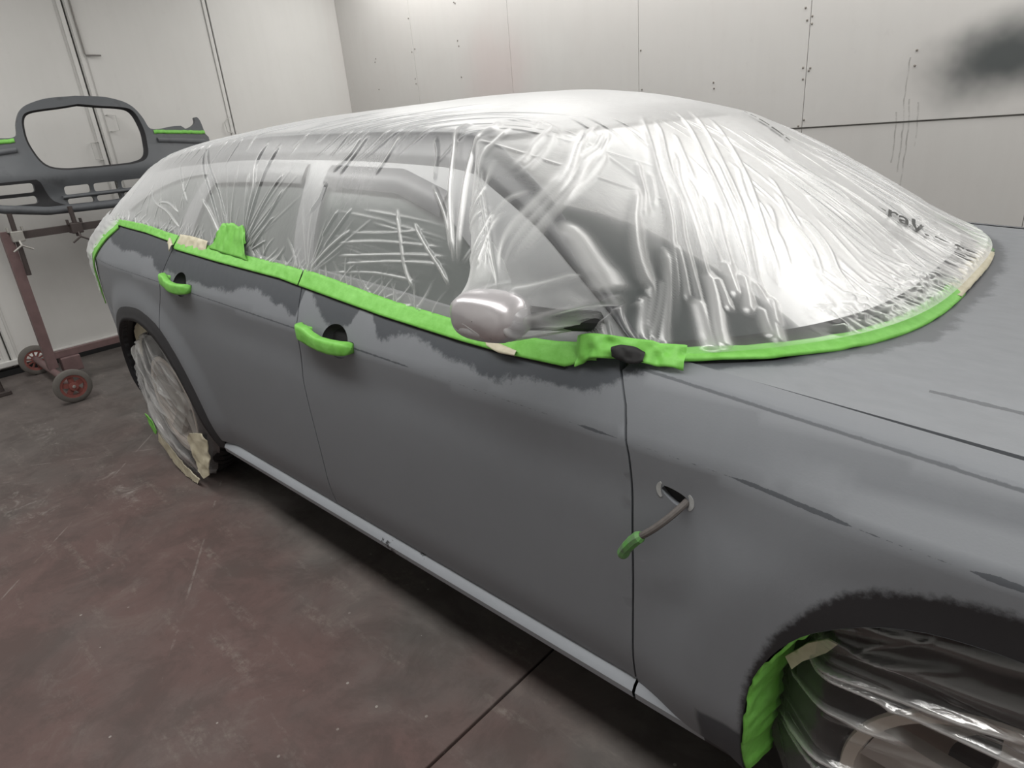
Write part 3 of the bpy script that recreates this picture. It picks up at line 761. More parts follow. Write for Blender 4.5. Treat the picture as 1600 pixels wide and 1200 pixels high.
for cy in (-0.38, 0.38): seat(1.45, cy); seat(0.55, cy)

# ------------------------------------------------------------------ greenhouse (roof, glass, pillars) and the film that lies on it
GX = [-1.15, -1.0, -0.8, -0.6, -0.4, -0.1, 0.25, 0.7, 1.27, 1.73, 1.863, 1.941, 2.10, 2.215, 2.32, 2.40, 2.445]
GYE = [0.70, 0.755, 0.805, 0.83, 0.840, 0.838, 0.842, 0.852, 0.862, 0.875, 0.880, 0.882, 0.885, 0.883, 0.877, 0.864, 0.856]
GZE = [1.00, 1.07, 1.14, 1.185, 1.20, 1.192, 1.165, 1.130, 1.105, 1.062, 1.055, 1.050, 1.044, 1.046, 1.056, 1.062, 1.058]
GYR = [0.52, 0.54, 0.565, 0.59, 0.605, 0.622, 0.636, 0.632, 0.640, 0.652, 0.664, 0.685, 0.735, 0.782, 0.827, 0.856, 0.853]
GZR = [1.02, 1.16, 1.30, 1.385, 1.43, 1.466, 1.485, 1.500, 1.486, 1.464, 1.443, 1.404, 1.314, 1.229, 1.147, 1.082, 1.061]
CX = [-1.15, -1.0, -0.8, -0.6, -0.4, 0.0, 0.6, 1.2, 1.55, 1.72, 1.87, 2.09, 2.30, 2.50, 2.62, 2.70, 2.765]
CZ = [1.03, 1.19, 1.35, 1.45, 1.505, 1.545, 1.560, 1.562, 1.552, 1.532, 1.495, 1.415, 1.305, 1.195, 1.125, 1.082, 1.052]
gyE, gzE, gyR, gzR, czt = pchip(GX, GYE), pchip(GX, GZE), pchip(GX, GYR), pchip(GX, GZR), pchip(CX, CZ)
bulge = pchip([-1.15, -0.6, 0.8, 1.5, 1.85, 2.2, 2.445], [-0.08, 0.0, 0.0, 0.10, 0.20, 0.29, 0.32])
def gh_top(x0, w):
    """w in [-1, 1] across the top from near rail to far rail"""
    yR = gyR(x0); y = w * yR; bl = bulge(x0); aw = np.abs(w)
    x = x0 + bl * (1 - aw ** 3.4); zc_ = czt(x0 + bl); zR = gzR(x0)
    pw = 2.2 + 0.8 * smoothstep(1.6, 2.4, x0)
    return np.stack([x, y, zc_ - (zc_ - zR) * aw ** pw], -1)
def gh_side(x0, v):
    """v 0 belt -> 1 rail, near side"""
    bow = 0.018 * 4 * v * (1 - v) * smoothstep(2.45, 2.0, x0)
    y = gyE(x0) * (1 - v) + gyR(x0) * v + bow; z = gzE(x0) * (1 - v) + gzR(x0) * v
    return np.stack([x0 + 0 * v, -y, z], -1)
def gh_side_xz(x, z, off=0.0):
    e, r = gzE(x), gzR(x); v = np.clip((z - e) / np.maximum(r - e, 0.02), -0.3, 1.05)
    p = gh_side(x, v); return np.stack([x, p[..., 1] + off, z], -1)
OFF = 0.014     # body sits this far under the film
# roof and windscreen
w = np.linspace(-1, 1, 81)
def top_grid(xa, xb, nx, wa=-1, wb=1, off=OFF):
    X, Wg = np.meshgrid(np.linspace(xa, xb, nx), np.linspace(wa, wb, 81), indexing='ij')
    P = gh_top(X, Wg); P[..., 2] -= off * (1 - 0.0 * Wg); P[..., 0] -= 0.3 * off * (X > 1.8); return P
grid_obj('roof', top_grid(-0.98, 1.74, 90), M_ROOF, car)
grid_obj('windscreen_header', top_grid(1.742, 1.80, 8), M_TRIM, car)
grid_obj('windscreen', top_grid(1.802, 2.39, 48, -0.985, 0.985, OFF + 0.006), M_SCREEN, car)
grid_obj('cowl_panel', top_grid(2.387, 2.445, 10, -1, 1, OFF + 0.002), M_BLACK, car)
grid_obj('tailgate', top_grid(-1.15, -0.985, 14), M_TRIM, car)
WF = curve2([(1.285, 1.12), (1.262, 1.20), (1.25, 1.30), (1.262, 1.365), (1.40, 1.372), (1.55, 1.362), (1.66, 1.343), (1.77, 1.312), (1.86, 1.25), (1.97, 1.185), (2.08, 1.122), (2.15, 1.082), (2.10, 1.072), (1.9, 1.082), (1.5, 1.108), (1.285, 1.12)], 80)[:-1]
WR = curve2([(0.39, 1.165), (0.42, 1.25), (0.46, 1.33), (0.52, 1.382), (0.80, 1.395), (1.09, 1.384), (1.125, 1.36), (1.14, 1.25), (1.165, 1.13), (1.14, 1.125), (0.8, 1.142), (0.39, 1.165)], 70)[:-1]
WQ = curve2([(0.28, 1.19), (0.30, 1.25), (0.36, 1.34), (0.40, 1.385), (0.25, 1.38), (0.0, 1.35), (-0.2, 1.30), (-0.33, 1.245), (-0.2, 1.222), (0.0, 1.212), (0.28, 1.19)], 60)[:-1]
fx = np.linspace(-0.98, 2.44, 70)
frame_loop = [(x, gzE(x) - 0.03) for x in fx] + [(x, gzR(x) - 0.010) for x in fx[::-1]]
flift = lambda x, z: gh_side_xz(x, z, OFF)
panel('window_frame', [frame_loop, WF, WR, WQ], 0.028, flift, M_PILLAR, car, (0, 0.03, 0))
for nm, L in (('front_side_window', WF), ('rear_side_window', WR), ('quarter_window', WQ)):
    panel(nm, [L], 0.04, lambda x, z: gh_side_xz(x, z, OFF + 0.012), M_GLASS, car, rim=False)
panel('far_window_frame', [frame_loop, WF, WR, WQ], 0.05, lambda x, z: flift(x, z) * np.array([1, -1, 1]), M_PILLAR, car, (0, -0.03, 0), flip=True)
for nm, L in (('far_front_window', WF), ('far_rear_window', WR), ('far_quarter_window', WQ)):
    panel(nm, [L], 0.05, lambda x, z: gh_side_xz(x, z, OFF + 0.012) * np.array([1, -1, 1]), M_GLASS, car, rim=False, flip=True)
# rain deflector / drip rail: dark band along roof edge and down the front pillar
xr = np.r_[np.linspace(-0.9, 1.8, 60), np.linspace(1.82, 2.42, 40)]
P = np.zeros((len(xr), 7, 3))
for k, (v, o) in enumerate(((0.80, 0.0), (0.82, 0.008), (0.88, 0.012), (0.94, 0.012), (0.99, 0.010), (1.0, 0.004), (1.0, -0.01))):
    p = gh_side(xr, np.full_like(xr, v)); P[:, k] = p + np.array([0, OFF - o, 0.0]) + np.array([0, 0, -0.006])
grid_obj('roof_rail', P, M_TRIM, car, flip=True)
# window visor strips (lighter shelf over each window)
for nm, xa, xb in (('window_visor', 0.47, 1.12), ('window_visor', 1.25, 1.80)):
    xv = np.linspace(xa, xb, 30); zt = np.minimum(gzR(xv) - 0.098, np.interp(xv, [1.25, 1.6, 1.8], [1.385, 1.368, 1.315]) if xa > 1 else 1.40)
    P = np.zeros((30, 4, 3))
    for k, (dz, o) in enumerate(((0.012, 0.004), (0.0, 0.012), (-0.035, 0.014), (-0.045, 0.006))):
        P[:, k] = gh_side_xz(xv, zt + dz, OFF - o)
    grid_obj(nm, P, M_PILLAR if xa < 1 else M_TRIM, car, flip=False)

# --- the film
NXF, NS, NTOP = 1300, 190, 560
t_ = np.linspace(0, 1, NXF)
xcol = -1.15 + (2.445 + 1.15) * t_
vs = np.linspace(0, 1, NS)
Xg, Vg = np.meshgrid(xcol, vs, indexing='ij'); S1 = gh_side(Xg, Vg)
Xg2, Wg2 = np.meshgrid(xcol, np.linspace(-1, 1, NTOP)[1:], indexing='ij'); S2 = gh_top(Xg2, Wg2)
Xg3, Vg3 = np.meshgrid(xcol, np.linspace(1, 0, 50)[1:], indexing='ij'); S3 = gh_side(Xg3, Vg3) * np.array([1, -1, 1])
FP = np.concatenate([S1, S2, S3], 1)
# soften the rail corner (smooth across, ends pinned)
k = np.exp(-0.5 * (np.arange(-9, 10) / 3.5) ** 2); k /= k.sum()
for it in range(2):
    pad = np.concatenate([np.repeat(FP[:, :1], 9, 1), FP, np.repeat(FP[:, -1:], 9, 1)], 1)
    sm = sum(k[i] * pad[:, i:i + FP.shape[1]] for i in range(19))
    FP[:, 10:-10] = sm[:, 10:-10]
def normals(P):
    du = np.gradient(P, axis=0); dv = np.gradient(P, axis=1); n = np.cross(dv, du)
    n /= np.linalg.norm(n, axis=-1, keepdims=True) + 1e-9
    return n
NRM = normals(FP)
if NRM[NXF // 2, NS + NTOP // 2, 2] < 0: NRM = -NRM
nv = FP.shape[1]
fold = np.zeros((NXF, nv)); disp = np.zeros((NXF, nv))
D2 = FP.copy()
# the film tents out over the wing mirror: straight lines from the housing to where the film touches down
MX, MZ = 2.222, 1.166
arc = np.concatenate([np.zeros((NXF, 1)), np.cumsum(np.linalg.norm(np.diff(FP, axis=1), axis=-1), 1)], 1)
JT = NS + 216
ta, tb = FP[:, :JT, 0] - MX, arc[:, :JT] - 0.126
th = np.degrees(np.arctan2(tb, ta)) % 360; r_ = np.hypot(ta, tb)
ca, sa = np.abs(np.cos(np.radians(th))), np.abs(np.sin(np.radians(th)))
Rf = ((ca / 0.080) ** 2.6 + (sa / 0.046) ** 2.6) ** (-1 / 2.6)
Re = np.interp(th, [0, 30, 50, 70, 90, 110, 122, 132, 142, 152, 165, 180, 225, 270, 315, 360], [0.12, 0.17, 0.24, 0.33, 0.42, 0.54, 0.62, 0.60, 0.46, 0.30, 0.17, 0.125, 0.085, 0.075, 0.10, 0.12])
q = np.clip((r_ - Rf) / (Re - Rf), 0, 1)
up_ = smoothstep(0, 40, th) * smoothstep(190, 150, th)
tent = 0.236 * (up_ * (1 - q) ** 1.1 + (1 - up_) * (1 - q) ** 1.0)
tent = np.where(r_ < Rf, 0.240, tent) - 0.016 * np.clip(r_ / Rf, 0, 1) ** 4 * np.clip(1.6 - q * 3, 0, 1)
tent = np.clip(tent, 0, None) * (q < 1)
for it in range(24):
    tp = np.pad(tent, 1, mode='edge'); tent = (tp[:-2, 1:-1] + tp[2:, 1:-1] + tp[1:-1, :-2] + tp[1:-1, 2:] + 2 * tent) / 6
tent[:, 0] = 0
D2[:, :JT, 1] -= tent
D2[:, :JT, 2] += 0.25 * tent * smoothstep(0.06, 0.3, tb)
FPB = D2.copy()
NRM = normals(D2)
if NRM[NXF // 2, NS + NTOP // 2, 2] < 0: NRM = -NRM

def pleat(i0, j0, i1, j1, width=1.3, h=0.005, fo=0.5, curve=0.0, taper_a=0.15, taper_b=1.0):
    """ridge between two grid places (column, row), a few vertices wide"""
    width = max(1.15, width * 1.2)
    L = max(2, int(np.hypot(i1 - i0, j1 - j0) * 1.2)); s = np.linspace(0, 1, L)
    di, dj = i1 - i0, j1 - j0; ln = np.hypot(di, dj) + 1e-6
    ci = i0 + di * s - dj / ln * curve * ln * 4 * s * (1 - s); cj = j0 + dj * s + di / ln * curve * ln * 4 * s * (1 - s)
    lo_i, hi_i = int(max(0, ci.min() - 8)), int(min(NXF - 1, ci.max() + 8)); lo_j, hi_j = int(max(0, cj.min() - 8)), int(min(nv - 1, cj.max() + 8))
    if hi_i <= lo_i or hi_j <= lo_j: return
    I, J = np.meshgrid(np.arange(lo_i, hi_i + 1), np.arange(lo_j, hi_j + 1), indexing='ij')
    best = np.full(I.shape, 1e9); bs = np.zeros(I.shape)
    for q in range(L):
        d = (I - ci[q]) ** 2 + (J - cj[q]) ** 2; m = d < best; best[m] = d[m]; bs[m] = s[q]
    amp = np.clip(bs / taper_a, 0, 1) * np.clip((1 - bs) / max(taper_b, 1e-3), 0, 1) ** 0.8
    g = np.exp(-best / (2 * width ** 2)) * amp
    sl = (slice(lo_i, hi_i + 1), slice(lo_j, hi_j + 1))
    disp[sl] = np.maximum(disp[sl], h * g); fold[sl] = np.maximum(fold[sl], fo * g)

def col_at(x): return (x + 1.15) / (2.445 + 1.15) * (NXF - 1)
def row_side(v): return v * (NS - 1)
def row_top(w): return NS - 1 + (w + 1) / 2 * (NTOP - 1)
# long folds: ((x of the column, 0-1 up the side or 2+w across the top), ...), width, height, doubling
PLEATS = [
    ([(1.808,1.712),(1.856,1.597),(2.005,1.358),(2.08,1.279),(2.199,1.182),(2.257,1.143),(2.354,1.082),(2.381,1.064)], 1.1, 0.006, 0.35),
    ([(1.836,1.716),(2.008,1.401),(2.121,1.293),(2.201,1.233),(2.265,1.193),(2.359,1.143),(2.445,1.086)], 1.3, 0.007, 0.4),
    ([(1.797,2.013),(1.856,1.887),(1.997,1.597),(2.107,1.436),(2.204,1.336),(2.26,1.29),(2.334,1.229)], 1.2, 0.006, 0.35),
    ([(1.803,2.113),(1.85,2.013),(1.972,1.741),(2.085,1.533),(2.207,1.369),(2.293,1.283),(2.359,1.24)], 1.3, 0.006, 0.35),
    ([(1.858,2.109),(1.958,1.887),(2.058,1.676),(2.149,1.504),(2.215,1.415),(2.279,1.351),(2.337,1.286)], 1.5, 0.006, 0.35),
    ([(1.986,1.318),(2.041,1.258),(2.165,1.161)], 0.9, 0.005, 0.35),
    ([(2.06,1.225),(2.149,1.161),(2.201,1.132),(2.268,1.097),(2.406,1.011)], 1.2, 0.007, 0.55),
    ([(2.024,1.308),(2.132,1.197)], 0.9, 0.004, 0.3),
    ([(2.066,1.322),(2.146,1.25),(2.201,1.204),(2.276,1.161),(2.334,1.132),(2.445,1.072)], 1.3, 0.007, 0.45),
    ([(1.958,1.519),(2.058,1.361),(2.163,1.268),(2.273,1.193)], 1, 0.005, 0.3),
    ([(2.038,1.415),(2.154,1.301),(2.204,1.265),(2.254,1.236),(2.323,1.186)], 1, 0.005, 0.3),
    ([(2.096,1.372),(2.221,1.258)], 0.9, 0.004, 0.25),
    ([(2.113,1.386),(2.204,1.293),(2.276,1.24),(2.362,1.182)], 1.3, 0.007, 0.4),
    ([(1.994,1.655),(2.091,1.494),(2.201,1.369)], 1, 0.005, 0.25),
    ([(2.022,1.723),(2.102,1.547),(2.177,1.447)], 1, 0.004, 0.25),
    ([(2.071,1.798),(2.157,1.644),(2.213,1.565)], 1, 0.004, 0.25),
    ([(2.118,1.565),(2.179,1.494),(2.221,1.454),(2.29,1.379)], 1, 0.005, 0.25),
    ([(1.903,1.662),(1.969,1.544),(2.055,1.415)], 0.9, 0.004, 0.25),
    ([(2.273,1.193),(2.359,1.143),(2.445,1.086)], 2.4, 0.009, 0.9),
    ([(2.29,1.197),(2.356,1.168)], 1.9, 0.008, 0.8),
    ([(2.26,1.24),(2.332,1.2)], 2.8, 0.01, 0.9),
    ([(2.287,1.254),(2.365,1.197)], 2.4, 0.009, 0.85),
    ([(2.296,1.265),(2.356,1.243),(2.442,1.175)], 2, 0.008, 0.7),
    ([(2.326,1.132),(2.379,1.111),(2.445,1.072)], 2.4, 0.009, 0.9),
    ([(2.221,1.157),(2.309,1.097),(2.431,1.018)], 1.4, 0.007, 0.6),
    ([(2.213,1.179),(2.293,1.136),(2.337,1.111)], 1.2, 0.006, 0.5),
    ([(2.284,1.104),(2.365,1.047),(2.409,1.014)], 1.1, 0.006, 0.5),
    ([(2.315,1.057),(2.409,1.004)], 1.4, 0.006, 0.6),
    ([(2.356,1.229),(2.423,1.186)], 2.2, 0.008, 0.7),
    ([(2.34,1.265),(2.395,1.222)], 1.8, 0.008, 0.7),
    ([(2.13,1.841),(2.215,1.751),(2.301,1.716),(2.351,1.741),(2.403,1.737)], 1.4, 0.007, 0.2),
    ([(2.182,1.64),(2.26,1.576),(2.32,1.501),(2.376,1.469)], 1.8, 0.008, 0.2),
    ([(2.152,2.009),(2.246,1.948),(2.326,1.891)], 2, 0.008, 0.15),
    ([(2.318,1.852),(2.373,1.819),(2.415,1.848)], 2.2, 0.01, 0.1),
    ([(2.329,1.905),(2.373,1.894),(2.406,1.894)], 1.8, 0.009, 0.1),
    ([(2.138,1.58),(2.251,1.408),(2.29,1.383)], 1.1, 0.005, 0.2),
    ([(2.226,2.345),(2.296,2.256),(2.329,2.342)], 1.5, 0.007, 0.2),
    ([(2.113,1.698),(2.188,1.576),(2.249,1.526),(2.32,1.436)], 1.2, 0.006, 0.2),
    ([(1.903,0.333),(1.82,0.693),(1.77,0.979),(1.695,1.114)], 1.8, 0.008, 0.85),
    ([(1.914,0.344),(1.886,0.571),(1.858,0.894),(1.88,1.011),(1.737,1.147)], 2.2, 0.009, 0.85),
    ([(2.201,0.931),(2.127,1.047),(1.919,1.215),(1.858,1.304)], 1.6, 0.007, 0.7),
    ([(2.21,0.968),(2.127,1.061),(1.908,1.243),(1.831,1.408)], 1.4, 0.007, 0.65),
    ([(2.215,0.989),(2.127,1.079),(1.991,1.19),(1.878,1.376)], 1.5, 0.007, 0.65),
    ([(2.213,1.007),(2.099,1.104),(1.944,1.265)], 1.1, 0.006, 0.5),
    ([(2.044,1.043),(1.991,1.082),(1.93,1.125),(1.82,1.243)], 1.2, 0.006, 0.5),
    ([(2.06,1.047),(1.88,1.193)], 1, 0.005, 0.4),
    ([(2.113,0.672),(2.124,0.995)], 0.9, 0.005, 0.45),
    ([(2.152,0.772),(2.132,1.011)], 0.9, 0.005, 0.45),
    ([(1.933,0.354),(2.063,0.968),(2.005,1.025)], 1, 0.005, 0.45),
    ([(1.925,0.354),(2.041,0.915),(1.947,1.029),(1.839,1.118)], 1, 0.005, 0.45),
    ([(1.952,0.376),(2.107,0.974)], 0.9, 0.004, 0.4),
    ([(2.171,0.831),(2.099,1.047)], 0.9, 0.004, 0.4),
    ([(1.698,0.952),(1.731,0.857),(1.75,0.73)], 1.3, 0.007, 0.05),
    ([(1.756,0.693),(1.833,0.55),(1.886,0.381)], 1.6, 0.007, 0.55),
    ([(1.642,0.534),(1.678,0.413),(1.734,0.217),(1.784,0.122)], 1.4, 0.007, 0.6),
    ([(1.725,0.476),(1.789,0.376),(1.867,0.27),(1.903,0.206)], 1.4, 0.007, 0.6),
    ([(1.305,0.048),(1.385,0.228),(1.46,0.36)], 2, 0.008, 0.35),
    ([(1.332,0.286),(1.377,0.466)], 1.3, 0.006, 0.3),
    ([(1.352,0.217),(1.44,0.492)], 1.3, 0.006, 0.3),
    ([(1.274,0.646),(1.269,0.55),(1.233,0.434)], 1.6, 0.007, 0),
    ([(1.371,0.963),(1.349,0.852),(1.291,0.72)], 1.1, 0.005, 0.55),
    ([(1.402,0.968),(1.371,0.847),(1.33,0.709)], 1.1, 0.005, 0.5),
    ([(1.551,0.963),(1.521,0.804),(1.501,0.725)], 0.9, 0.004, 0.45),
    ([(1.418,0.185),(1.681,0.291),(1.875,0.349)], 0.8, 0.003, 0.3),
    ([(1.391,0.259),(1.618,0.344),(1.844,0.386)], 0.8, 0.003, 0.25),
    ([(1.44,0.143),(1.689,0.254),(1.883,0.307)], 0.8, 0.003, 0.3),
    ([(1.465,0.349),(1.612,0.392),(1.77,0.455)], 0.7, 0.003, 0.2),
    ([(1.402,0.069),(1.645,0.164),(1.8,0.18)], 0.8, 0.003, 0.3),
    ([(0.292,0.968),(0.353,0.783),(0.535,0.455),(0.66,0.217),(0.718,0.101)], 1.5, 0.008, 0.05),
    ([(0.32,0.963),(0.408,0.778),(0.574,0.519),(0.743,0.185)], 1.4, 0.007, 0.05),
    ([(0.452,0.444),(0.602,0.265),(0.699,0.106)], 1.5, 0.007, 0.55),
    ([(0.552,0.333),(0.685,0.122)], 1.4, 0.006, 0.6),
    ([(0.854,0.217),(0.837,0.556),(0.796,0.767),(0.82,0.942)], 1.6, 0.008, 0.3),
    ([(0.865,0.196),(0.879,0.661),(0.915,0.921)], 1.6, 0.008, 0.2),
    ([(0.881,0.159),(0.942,0.471),(1.003,0.683)], 1.4, 0.007, 0.2),
    ([(0.895,0.138),(1.0,0.418),(1.031,0.571)], 1.2, 0.006, 0.2),
    ([(0.917,0.101),(1.022,0.365)], 1.2, 0.006, 0.25),
    ([(0.92,0.085),(1.006,0.175)], 1.2, 0.006, 0.2),
    ([(0.851,0.206),(0.765,0.683)], 1.2, 0.006, 0.15),
    ([(0.101,0.81),(0.331,0.381)], 1, 0.004, 0.1),
    ([(-0.118,0.513),(0.015,0.328),(0.162,0.254),(0.333,0.095)], 1.4, 0.006, 0.5),
    ([(0.048,0.344),(0.131,0.354),(0.275,0.27)], 1.3, 0.005, 0.45),
    ([(2.165,1.064),(2.201,1.072),(2.251,1.068),(2.296,1.05)], 2.2, 0.008, 0.9),
    ([(2.254,1.05),(2.26,1.007),(2.257,0.979)], 1.8, 0.008, 0.2),
    ([(2.265,0.979),(2.296,0.323)], 1.8, 0.008, 0.6),
    ([(2.304,0.286),(2.304,1.018),(2.262,1.032)], 1.2, 0.006, 0.5),
    ([(2.309,0.302),(2.34,0.989),(2.301,1.057)], 1.3, 0.007, 0.3),
    ([(2.174,0.619),(2.218,0.651),(2.251,0.593)], 1.3, 0.006, 0.7),
    ([(2.246,0.81),(2.26,0.661)], 1, 0.005, 0.4),
    ([(1.922,0.138),(2.182,0.497),(2.224,0.513)], 1, 0.005, 0.4),
    ([(2.257,0.905),(2.282,0.767)], 1.2, 0.005, 0.4),
    ([(2.296,1.047),(2.359,0.989),(2.403,0.968)], 1.6, 0.006, 0.4),
    ([(2.096,1.075),(1.986,1.168),(1.872,1.358)], 1.2, 0.005, 0.45),
]
def pleat_poly(Q, width, h, fo):
    I_ = np.array([col_at(a) for a, b in Q]); J_ = np.array([row_side(b) if b < 1 else row_top(b - 2) for a, b in Q])
    C = curve2(np.stack([I_, J_], 1), max(3, int(np.hypot(np.diff(I_), np.diff(J_)).sum() * 2.4)))
    n_ = len(C); s_ = np.linspace(0, 1, n_)
    amp = np.clip(s_ / 0.12, 0, 1) * np.clip((1 - s_) / 0.12, 0, 1)
    R_ = int(width * 4) + 2
    for (ci, cj), a in zip(C, amp):
        i0, j0 = int(ci) - R_, int(cj) - R_; i1, j1 = i0 + 2 * R_ + 1, j0 + 2 * R_ + 1
        i0, j0, i1, j1 = max(i0, 0), max(j0, 0), min(i1, NXF), min(j1, nv)
        if i1 <= i0 or j1 <= j0: continue
        g = np.exp(-((np.arange(i0, i1)[:, None] - ci) ** 2 + (np.arange(j0, j1)[None] - cj) ** 2) / (2 * width ** 2)) * a
        disp[i0:i1, j0:j1] = np.maximum(disp[i0:i1, j0:j1], h * g); fold[i0:i1, j0:j1] = np.maximum(fold[i0:i1, j0:j1], fo * g)
def U(a, b): return random.uniform(a, b)
for Q, w_, h_, f_ in PLEATS: pleat_poly(Q, max(1.2, w_ * 0.95), h_ * 0.85, f_)
# finer creases between the long folds
for k in range(26):   # fan at the green patch
    a = U(-1.0, 1.0); L = U(0.25, 0.9)
    pleat(col_at(0.80 + a * 0.07), row_side(0.06), col_at(0.80 + a * (0.10 + 0.5 * L)), row_side(0.06 + 0.8 * L), U(0.8, 1.2), U(0.002, 0.004), U(0.02, 0.2), U(-0.03, 0.03))
for k in range(14):   # fan at the middle pillar foot
    a = U(-0.5, 1.0); L = U(0.2, 0.7)
    pleat(col_at(1.30 + a * 0.02), row_side(0.04), col_at(1.30 + a * (0.06 + 0.40 * L)), row_side(0.06 + 0.75 * L), U(0.9, 1.5), U(0.002, 0.005), U(0.05, 0.3), U(-0.04, 0.04))
for k in range(16):   # up from the mirror, taut
    a = U(-1, -0.25); L = U(0.5, 1.0); b_ = 2.25 + a * 0.08
    pleat_poly([(b_, 0.93), (b_ - 0.14 * L + a * 0.10 * L, 2 - 0.98), (b_ - 0.34 * L + a * 0.26 * L, 2 - 1 + 0.22 * L)] if a > -0.2 else [(b_, 0.88), (b_ - 0.22 * L + a * 0.06, 0.9 + 0.09 * L)], U(0.8, 1.1), U(0.002, 0.004), U(0.1, 0.35))
for k in range(90):   # short streaks across the roof edge
    x = U(-0.6, 1.9); L = U(0.05, 0.28); pleat(col_at(x), row_side(U(0.75, 0.98)) if k % 2 else row_top(-1 + U(0, 0.25)), col_at(x + L * 1.3), row_top(-0.95 + L * U(0.8, 1.6)), U(0.7, 1.1), U(0.002, 0.004), U(0.05, 0.3), U(-0.02, 0.02), 0.3)
for k in range(40):   # short streaks on the glass, running down towards the near corner
    wv = U(-0.8, 0.3); x0 = U(1.85, 2.30); L = U(0.06, 0.22)
    pleat(col_at(x0 - L * 0.5), row_top(wv + 0.25 * L), col_at(x0 + L * 0.5), row_top(wv - 0.25 * L - 0.5 * L * (x0 - 1.8)), U(0.7, 1.0), U(0.002, 0.004), U(0.05, 0.3), U(-0.03, 0.03), 0.4)
for k in range(26):   # far half of the windscreen, broad soft folds
    wv = U(-0.2, 0.95); x0 = U(2.2, 2.44); L = U(0.15, 0.5)
    pleat(col_at(x0), row_top(wv - 0.05), col_at(x0 - L), row_top(min(0.98, wv + U(0.0, 0.2))), U(1.0, 2.2), U(0.004, 0.008), U(0.0, 0.2), U(-0.04, 0.04), 0.2, 0.4)
for k in range(150):  # gathered along the cowl tape
    wv = U(-0.70, 0.95); L = U(0.02, 0.11) * (1 + 0.6 * (wv > -0.7))
    pleat(col_at(2.442), row_top(wv), col_at(2.442 - L), row_top(wv + U(-0.05, 0.07)), U(0.8, 1.9), U(0.003, 0.008), U(0.1, 0.8), U(-0.06, 0.06), 0.05)
for k in range(60):   # crumple above the middle of the cowl
    wv = U(-0.66, -0.2); x0 = U(2.37, 2.43); a = U(0, 6.28); L = U(0.02, 0.06)
    pleat(col_at(x0), row_top(wv), col_at(x0 + L * math.cos(a)), row_top(wv + L * math.sin(a) * 1.3), U(0.9, 2.2), U(0.005, 0.012), U(0.0, 0.7), U(-0.2, 0.2), 0.3, 0.6)
for k in range(16):   # pillar foot
    a = U(-1, 1); L = U(0.1, 0.35)
    pleat(col_at(2.36 + a * 0.02), row_side(0.1), col_at(2.36 + a * 0.05 - 0.45 * L), row_side(0.9), U(0.8, 1.4), U(0.003, 0.007), U(0.1, 0.5), U(-0.06, 0.06))
for k in range(150):  # crumples along the window line tape
    x = U(-0.9, 2.1); L = U(0.02, 0.07)
    pleat(col_at(x), row_side(0.02), col_at(x + U(-0.10, 0.10)), row_side(0.02 + L * 3), U(0.7, 1.5), U(0.002, 0.006), U(0.1, 0.55), U(-0.1, 0.1), 0.1)
for k in range(22):   # level creases on the front side window
    v0 = U(0.06, 0.5); x = U(1.35, 1.6); L = U(0.15, 0.42)
    pleat(col_at(x), row_side(v0), col_at(x + L), row_side(v0 - U(0.0, 0.03)), U(0.6, 0.8), U(0.001, 0.002), U(0.05, 0.2), U(-0.01, 0.01), 0.3)
for k in range(14):
    x = U(-0.9, 0.4); v0 = U(0.02, 0.4); pleat(col_at(x), row_side(v0), col_at(x + U(-0.15, 0.05)), row_side(v0 + U(0.15, 0.5)), U(0.8, 1.2), U(0.002, 0.004), U(0.03, 0.2), U(-0.06, 0.06), 0.3)

lowf = (vnoise(np.arange(NXF)[:, None] / 91, np.arange(nv)[None] / 76, 3) - 0.5) * 0.006
jj = np.arange(nv); edge_fade = smoothstep(0, 6, jj) * smoothstep(0, 4, nv - 1 - jj)
ii = np.arange(NXF); ef2 = smoothstep(0, 5, NXF - 1 - ii)[:, None]
D = 0.003 + (np.clip(lowf, -0.002, None) + disp) * edge_fade[None] * ef2
FILM = FPB + NRM * D[..., None]
# milkier where it is gathered along the tape
gather = 0.20 * np.exp(-jj / 6.0)[None] + 0.0 * ii[:, None]
fold[:, :JT] += 0.22 * smoothstep(0.17, 0.215, tent)
fold = np.clip(fold + gather * (0.4 + 0.9 * vnoise(ii[:, None] / 7, jj[None] / 9, 9)), 0, 1)
film = grid_obj('masking_film', FILM, M_FILM, None, attr={'fold': fold}, origin=(0.9, 0, 1.06))
tag(film, 'crinkled clear plastic masking film draped over the car roof, windows and windscreen', 'plastic film')

# ------------------------------------------------------------------ wing mirror under the film
def loft(sections, name, mat, parent, seg=24, power=2.6):
    """sections: (centre xyz, ra, rb) in planes of constant y; super-ellipse rings"""
    P = np.zeros((len(sections), seg, 3))
    for i, (c, ra, rb) in enumerate(sections):
        for j in range(seg):
            t = 2 * math.pi * j / seg; cs, sn = math.cos(t), math.sin(t)
            P[i, j] = (c[0] + ra * math.copysign(abs(cs) ** (2 / power), cs), c[1], c[2] + rb * math.copysign(abs(sn) ** (2 / power), sn))
    return grid_obj(name, P, mat, parent, wrap=True)
MH = MZ - 0.010
loft([((MX - 0.004, -1.084, MH), 0.001, 0.001), ((MX - 0.004, -1.083, MH), 0.050, 0.026), ((MX - 0.004, -1.076, MH), 0.064, 0.037), ((MX - 0.003, -1.055, MH), 0.071, 0.044), ((MX, -1.03, MH), 0.072, 0.045), ((MX + 0.003, -1.012, MH), 0.066, 0.040), ((MX + 0.005, -1.007, MH), 0.001, 0.001)], 'wing_mirror', M_MIRROR, car, power=3.0)
b = MB(); b.tube([(MX + 0.03, -1.025, MZ - 0.012), (MX + 0.06, -0.93, MZ - 0.040), (MX + 0.085, -0.845, MZ - 0.062)], [0.024, 0.020, 0.020], 10); b.build('mirror_arm', M_BLACK, car)

